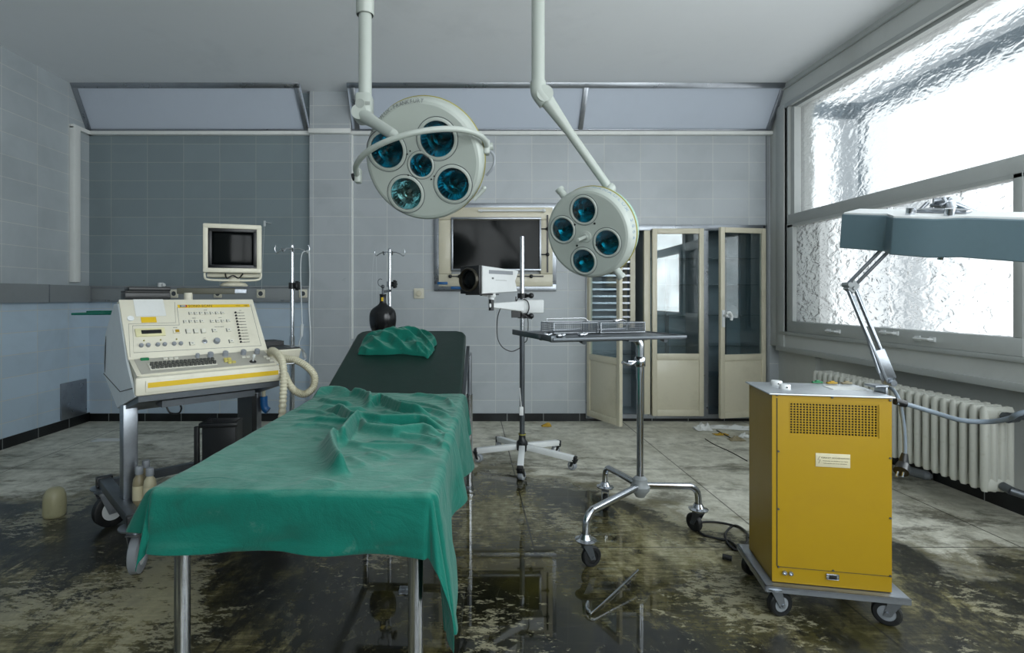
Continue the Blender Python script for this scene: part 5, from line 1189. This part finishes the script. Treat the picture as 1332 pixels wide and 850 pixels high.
b = MB(); fw = frame(Vector(((u0 + u1) / 2 + .008, -.0064, (v0 + v1) / 2)), (1, 0, 0), (0, 0, 1)); letters(b, 'VORSICHT  HOCHSPANNUNG', .0078, fw @ T(0, .009, 0), .9, .0002); letters(b, 'Netzstecker vor Abnehmen der Haube', .0050, fw @ T(0, -.002, 0), 1.05, .0002); letters(b, 'herausziehen und Geraet abschalten', .0050, fw @ T(0, -.011, 0), 1.05, .0002)
b.tube([fw @ Vector(q) for q in ((-.052, .014, 0), (-.058, .001, 0), (-.050, .002, 0), (-.056, -.013, 0))], .0006, 5); b.build('label_print', 'ink', yc)
for px, py in ((1020, 744.5), (1028, 745.5)):
    u, v = yhit(px, py); b = MB(); b.lathe([(.008, 0), (.008, .008), (.0035, .009), (.0035, .003), (0, .003)], 16, T(u, -.002, v) @ Matrix.Rotation(R(90), 4, 'X')); b.build('jack', 'chrome', yc)
u, v = yhit(1082, 750); b = MB(); b.box((u, -.005, v), (.044, .008, .022), bev=.003); b.mi = 1; b.box((u, -.0095, v), (.026, .004, .015), bev=.002); b.build('power_inlet', ['chrome', 'black'], yc)
b = MB(); b.bb(-.012, YW + .008, -.012, YD + .012, Y1, Y1 + .006, bev=.002); top = b.build('top_plate', mat('brushed_aluminium_top', 'c9ced3', .32, metal=.6, dirt=.15, dcol='8a8d90'), yc)
b = MB(); b.bb(-.035, YW + .045, -.035, YD + .05, .112, .122, bev=.002); b.bb(-.035, YW + .045, -.035, -.030, .10, .122); b.bb(-.035, -.03, -.035, YD + .05, .10, .122); b.build('base_plate', 'steel', yc)
for x, y, yaw in ((-.0, -.01, R(-70)), (YW + .015, -.0, R(65)), (-.005, YD + .02, R(-60)), (YW + .01, YD + .02, R(80))): caster(yc, x, y, .112, r=.046, w=.03, yaw=yaw, hub='knobgrey')
tpM = yM @ T(0, 0, Y1 + .006)
lb = ['white round cap standing on the aluminium top at its back left', 'pale round disc knob standing on the aluminium top near its front left']
for i, (px, py, r) in enumerate(((1010, 501, .021), (1021, 506, .020))):
    u, v = hit(px, py, tpM); b = MB(); b.lathe([(r, 0), (r, .015), (r * .93, .018), (0, .018)], 24); b.mi = 1; b.cyl((0, -r, .008), (0, -r - .002, .008), .003, n=8); o = b.build('round_cap', ['white', 'black']); o.matrix_basis = tpM @ T(u, v, 0); tag(o, lb[i], 'cap', 'round caps on the yellow cabinet')
u, v = hit(1100, 506, tpM); b = MB(); b.bb(-.06, .06, -.03, .05, 0, .002); o = b.build('paper_sheet', 'paper'); o.matrix_basis = tpM @ T(u, v, 0) @ RZ(.05); tag(o, 'white paper lying on top of the yellow cabinet', 'paper')
for px, py, m_, c_, l_ in ((1063, 499, 'greenkey', 'marker', 'small green plastic piece on top of the yellow cabinet'), (1082, 500, 'litter', 'scrap', 'small straw-coloured scrap on top of the yellow cabinet'), (1101, 500, 'amber', 'scrap', 'small brown scrap near the lamp arm on the yellow cabinet')):
    u, v = hit(px, py, tpM); b = MB(); b.box((0, 0, .005), (.042, .014, .006), bev=.002); b.box((.008, .006, .010), (.02, .01, .004), RZ(.3), bev=.001); o = b.build('plastic_' + c_, m_); o.matrix_basis = tpM @ T(u, v, .0) @ RZ(.2); tag(o, l_, c_)
# ---------------------------------------------------------------- articulated lamp clamped to the cabinet
al = empty('arm_lamp', yM @ Vector((YW + .0, .10, Y1)), 0, 'articulated arm lamp with long grey-blue housing clamped to the yellow cabinet', 'lamp'); oa = al.location.copy()
def A(px, py, d): return W(px, py, d) - oa
d0 = oa.y; j0 = A(1158, 498, d0 + .02); j1 = A(1106, 372, d0 + .06); j2 = A(1170, 320, d0 + .08)
b = MB(); b.box((-.0, .0, .03), (.05, .06, .008), bev=.002); b.box((.018, 0, .0), (.008, .06, .07), bev=.002)
fr = frame(A(1153, 478, d0), j1 - j0, (0, 1, 0)); b.box((0, 0, 0), (.12, .05, .012), frame(j0.lerp(j1, .18), j1 - j0, Vector((1, -.3, .3))), bev=.003); b.cyl(j0 + Vector((0, -.02, 0)), j0 + Vector((0, .03, 0)), .012); b.build('clamp_bracket', 'steel', al)
b = MB(); off = (j1 - j0).cross(Vector((0, 1, 0))).normalized() * .013
for s_ in (-1, 1):
    b.box((.0, 0, 0), (0.001, .001, .001)); q0, q1 = j0 + off * s_, j1 + off * s_; fr = frame(q0, q1 - q0, (0, 1, 0)); L = (q1 - q0).length; b.box((L / 2, 0, 0), (L, .016, .010), fr, bev=.002)
q0 = j0.lerp(j1, .12) + off * 2.0; q1 = j0.lerp(j1, .9) + off * .3; b.cyl(q0, q1, .0055, n=8)
b.build('lower_arm', 'steel', al)
b = MB(); b.prism([(-.02, -.012), (.006, .024), (.028, .0), (.004, -.03)], -.014, .014, frame(j1, (1, 0, 0), (0, 0, 1))); b.cyl(j1 + Vector((-.012, -.02, .004)), j1 + Vector((-.012, .02, .004)), .010, n=14); b.cyl(j1 + Vector((.006, -.02, -.01)), j1 + Vector((.006, .02, -.01)), .008, n=14); b.build('elbow', 'greymetal', al)
j3 = A(1214, 262, 1.98)
b = MB()
off = (j2 - j1).cross(Vector((0, 1, 0))).normalized() * .012
for s_ in (-1, 1):
    q0, q1 = j1 + off * s_, j3.lerp(j1, .04) + off * s_ ; fr = frame(q0, q1 - q0, (0, 1, 0)); L = (q1 - q0).length; b.box((L / 2, 0, 0), (L, .014, .009), fr, bev=.002)
b.build('upper_arm', 'steel', al)
hL_ = A(1213, 280, 1.90)
b = MB(); q = hL_; b.tube(smooth([j3, j3 + Vector((.02, -.01, .0)), j3 + Vector((.05, -.03, -.015)), j3 + Vector((.11, -.05, -.05))], 5), .011, 10); b.cyl(j3 + Vector((.04, -.04, -.01)), j3 + Vector((.04, .02, -.01)), .022, n=20)
for k in range(4): a = k * PI / 2 + .5; b.cyl(j3 + Vector((.012, -.04, -.012)), j3 + Vector((.012 + .022 * math.cos(a), -.04, -.012 + .022 * math.sin(a))), .006, n=8)
b.cyl(j3 + Vector((.012, -.045, -.012)), j3 + Vector((.012, .02, -.012)), .008, n=10)
b.build('tilt_joint', 'steel', al)
# housing: plan outline, near side faces the room
E0 = W(1093, 301, 2.10); E1 = W(1332, 314, 1.66); dx_ = (E1 - E0); LL = dx_.length; fr = frame(E0 - oa, dx_, Vector((-dx_.y, dx_.x, 0)))
tilt = Matrix.Rotation(R(12), 4, 'X')
hh = .067
# (a along, b across; negative b is the side seen from the table)
def al_at(px): 
    r = (px - 610) / FPX; # along-position where the front line passes the column
    t = (E0.x - r * E0.y) / (r * dx_.y - dx_.x); return t * LL
s1, s2, s3, s4 = al_at(1151), al_at(1168), al_at(1219), al_at(1253)
poly = [(0, 0), (s1, 0), (s2, -.05), (s3, -.05), (s4, .0), (s4 + .55, .0), (s4 + .55, .13), (s4, .13), (s3, .16), (s2, .16), (s1, .13), (0, .13)]
b = MB(); b.prism(poly, -hh, hh, fr @ tilt); b.build('lamp_housing', 'greyblue', al, bev=.004)
b = MB(); b.prism([(x + (.006 if x < .1 else 0), y + (.004 if y < .05 else -.004)) for x, y in poly], hh, hh + .006, fr @ tilt); b.build('housing_lid', 'white', al)
for px in (1181, 1231):
    a = al_at(px); b = MB(); b.cyl((a, .0, hh), (a, .0, hh + .030), .014, n=16, Mt=fr @ tilt); b.build('thumb_screw', 'chrome', al)
b = MB(); a = al_at(1226); b.cyl((a, .01, -hh - .014), (a, .01, -hh), .010, n=16, Mt=fr @ tilt); b.build('thumb_screw', 'chrome', al)
b = MB(); b.box((s2 + .1, .07, hh + .012), (.14, .05, .012), fr @ tilt, bev=.003); b.cyl(fr @ tilt @ Vector((s2 + .12, .07, hh + .01)), j3 + Vector((.04, -.02, -.01)), .012, n=12); b.build('housing_mount', 'steel', al)
# cables at the cabinet's right side
cA = W(1163, 512, 2.0)
b = MB(); b.tube(smooth([W(1150, 505, 2.12), W(1160, 506, 2.05), W(1169, 520, 2.0), W(1175, 550, 1.99), W(1177, 580, 1.99), W(1176, 600, 1.99)], 8), .0065, 10); b.mi = 1
q = W(1175, 605, 1.99); b.cyl(W(1177, 590, 1.99), q, .010, .018, n=14); b.cyl(q, W(1172, 614, 1.97), .020, .024, n=18); b.mi = 2; b.cyl(W(1168, 614, 1.95), W(1166, 620, 1.94), .0035, n=8); b.cyl(W(1175, 615, 1.95), W(1174, 621, 1.94), .0035, n=8)
o = b.build('mains_cable', ['cable_g', 'black', 'chrome']); tag(o, 'grey mains cable with round black plug hanging at the yellow cabinet side', 'cable')
b = MB(); b.tube(smooth([W(1166, 524, 1.97), W(1185, 528, 1.97), W(1215, 537, 1.95), W(1250, 547, 1.90), W(1285, 549, 1.86), W(1312, 545, 1.80), W(1340, 535, 1.75), (2.1, 1.68, .90), (2.5, 1.6, .93), (2.8, 1.55, .86), (2.905, 1.55, .82)], 8), .0085, 12); b.mi = 1; b.cyl(W(1164, 522, 1.975), W(1178, 526, 1.97), .013, n=16)
o = b.build('heavy_cable', ['cable_g', 'black']); tag(o, 'thick grey cable sagging from the yellow cabinet towards the right', 'cable')
# cable on the floor between the cart and the instrument table
def G(px, py, z=.006): return F(px, py, z)
b = MB(); b.tube(smooth([G(962, 716), G(950, 705), G(930, 700), G(915, 696), G(907, 688), G(912, 680), G(935, 680), G(960, 686), G(972, 695), G(970, 708), G(958, 716), G(946, 706), G(944, 694), G(955, 684, .03), G(968, 690, .06), G(975, 700, .10)], 8), .0055, 8)
b.mi = 0; b.tube([G(940, 724, .014), G(952, 727, .014)], .012, 10); o = b.build('floor_cable', 'rubber'); tag(o, 'black cable coiled on the floor behind the yellow cabinet trolley', 'cable')

# ---------------------------------------------------------------- things on the floor
b = MB(); pts = [G(765, 783, .012), G(763, 790, .01), G(767, 795, .008), G(775, 794, .006), G(830, 742, .006)]; b.tube(smooth(pts, 6), .0045, 8); o = b.build('hooked_rod', 'chrome'); tag(o, 'thin bright hooked metal rod lying in the wet grime', 'rod')
q = G(71, 672, 0); j = empty('milky_jar', q, 0, 'small yellowish translucent plastic jar standing alone on the left floor', 'jar'); u = q.y / FPX
b = MB(); b.lathe([(0, 0), (11.5 * u, .5 * u), (13 * u, 4 * u), (13 * u, 18 * u), (12.4 * u, 27 * u), (10 * u, 34 * u), (6 * u, 37.4 * u), (3 * u, 38 * u), (0, 38 * u)], 24); b.build('jar_body', 'opalplastic', j, ang=80)
def crumple(name, px, py, w, d, h, m, label, cat, seed, rz=0):
    q = G(px, py, 0); b = MB(); nn = 12; vs = []
    for jj in range(nn + 1):
        for ii in range(nn + 1):
            u, v = ii / nn - .5, jj / nn - .5; k = Vector((u * 4 + seed, v * 4, seed)); e = max(0, 1 - (abs(u) * 2) ** 3) * max(0, 1 - (abs(v) * 2) ** 3)
            vs.append((u * w * (1 + .3 * noise.noise(k)), v * d * (1 + .3 * noise.noise(k + Vector((9, 0, 0)))), .003 + h * e * abs(noise.noise(k * 1.3) + .35)))
    b.add(vs, [(jj * (nn + 1) + ii, jj * (nn + 1) + ii + 1, (jj + 1) * (nn + 1) + ii + 1, (jj + 1) * (nn + 1) + ii) for jj in range(nn) for ii in range(nn)])
    o = b.build(name, m, None, ang=35, solid=.002); o.location = q; o.rotation_euler = (0, 0, rz); return tag(o, label, cat)
crumple('crumpled_paper', 914, 559, .14, .12, .09, 'paper', 'crumpled white paper ball on the floor below the middle cabinet door', 'paper', 1)
crumple('paper_strip', 952, 558, .42, .10, .05, 'paper', 'long crumpled white paper strip on floor below the right cabinet door', 'paper', 3, -.25)
crumple('white_scrap', 969, 569, .10, .06, .04, 'paper', 'small white scrap against the yellow cabinet edge', 'scrap', 5)
crumple('yellow_wrapper', 938, 566, .12, .06, .02, 'litter', 'small yellow wrapper on the floor before the right cabinet door', 'wrapper', 8)
crumple('straw_wrapper', 958, 573, .13, .08, .04, 'amber', 'straw-coloured flattened packet on the floor beside the yellow wrapper', 'packet', 11)
crumple('flat_paper', 147, 573, .30, .10, .006, 'paper', 'flat white paper sheet on floor behind the console trolley', 'paper', 13, .1)
crumple('yellow_scrap', 711, 555, .09, .06, .03, 'litter', 'small yellow scrap by the skirting below the wall screen', 'scrap', 17)
crumple('metal_scrap', 527, 769, .05, .06, .008, 'steel', 'small flat grey scrap in the puddle under the table', 'scrap', 19)
b = MB(); b.tube(smooth([G(917, 571, .004), G(930, 579, .004), G(950, 588, .004), G(972, 600, .004)], 5), .003, 6); o = b.build('floor_wire', 'rubber'); tag(o, 'thin black wire lying on pale floor before the cabinet', 'wire')
b = MB(); b.tube(smooth([G(932, 560, .004), G(945, 567, .01), G(952, 571, .004)], 5), .005, 6); o = b.build('dark_stick', 'rubber'); tag(o, 'short dark stick lying across the yellow wrapper on the floor', 'stick')
q0, q1 = G(1180, 612, .03), G(1206, 619, .03); b = MB(); b.cyl(q0, q1, .03, n=20); b.cyl(q1, q1 + (q1 - q0) * .2, .03, .015, n=20); o = b.build('fallen_bottle', 'knobgrey'); tag(o, 'grey plastic bottle lying on the floor under the radiator', 'bottle')
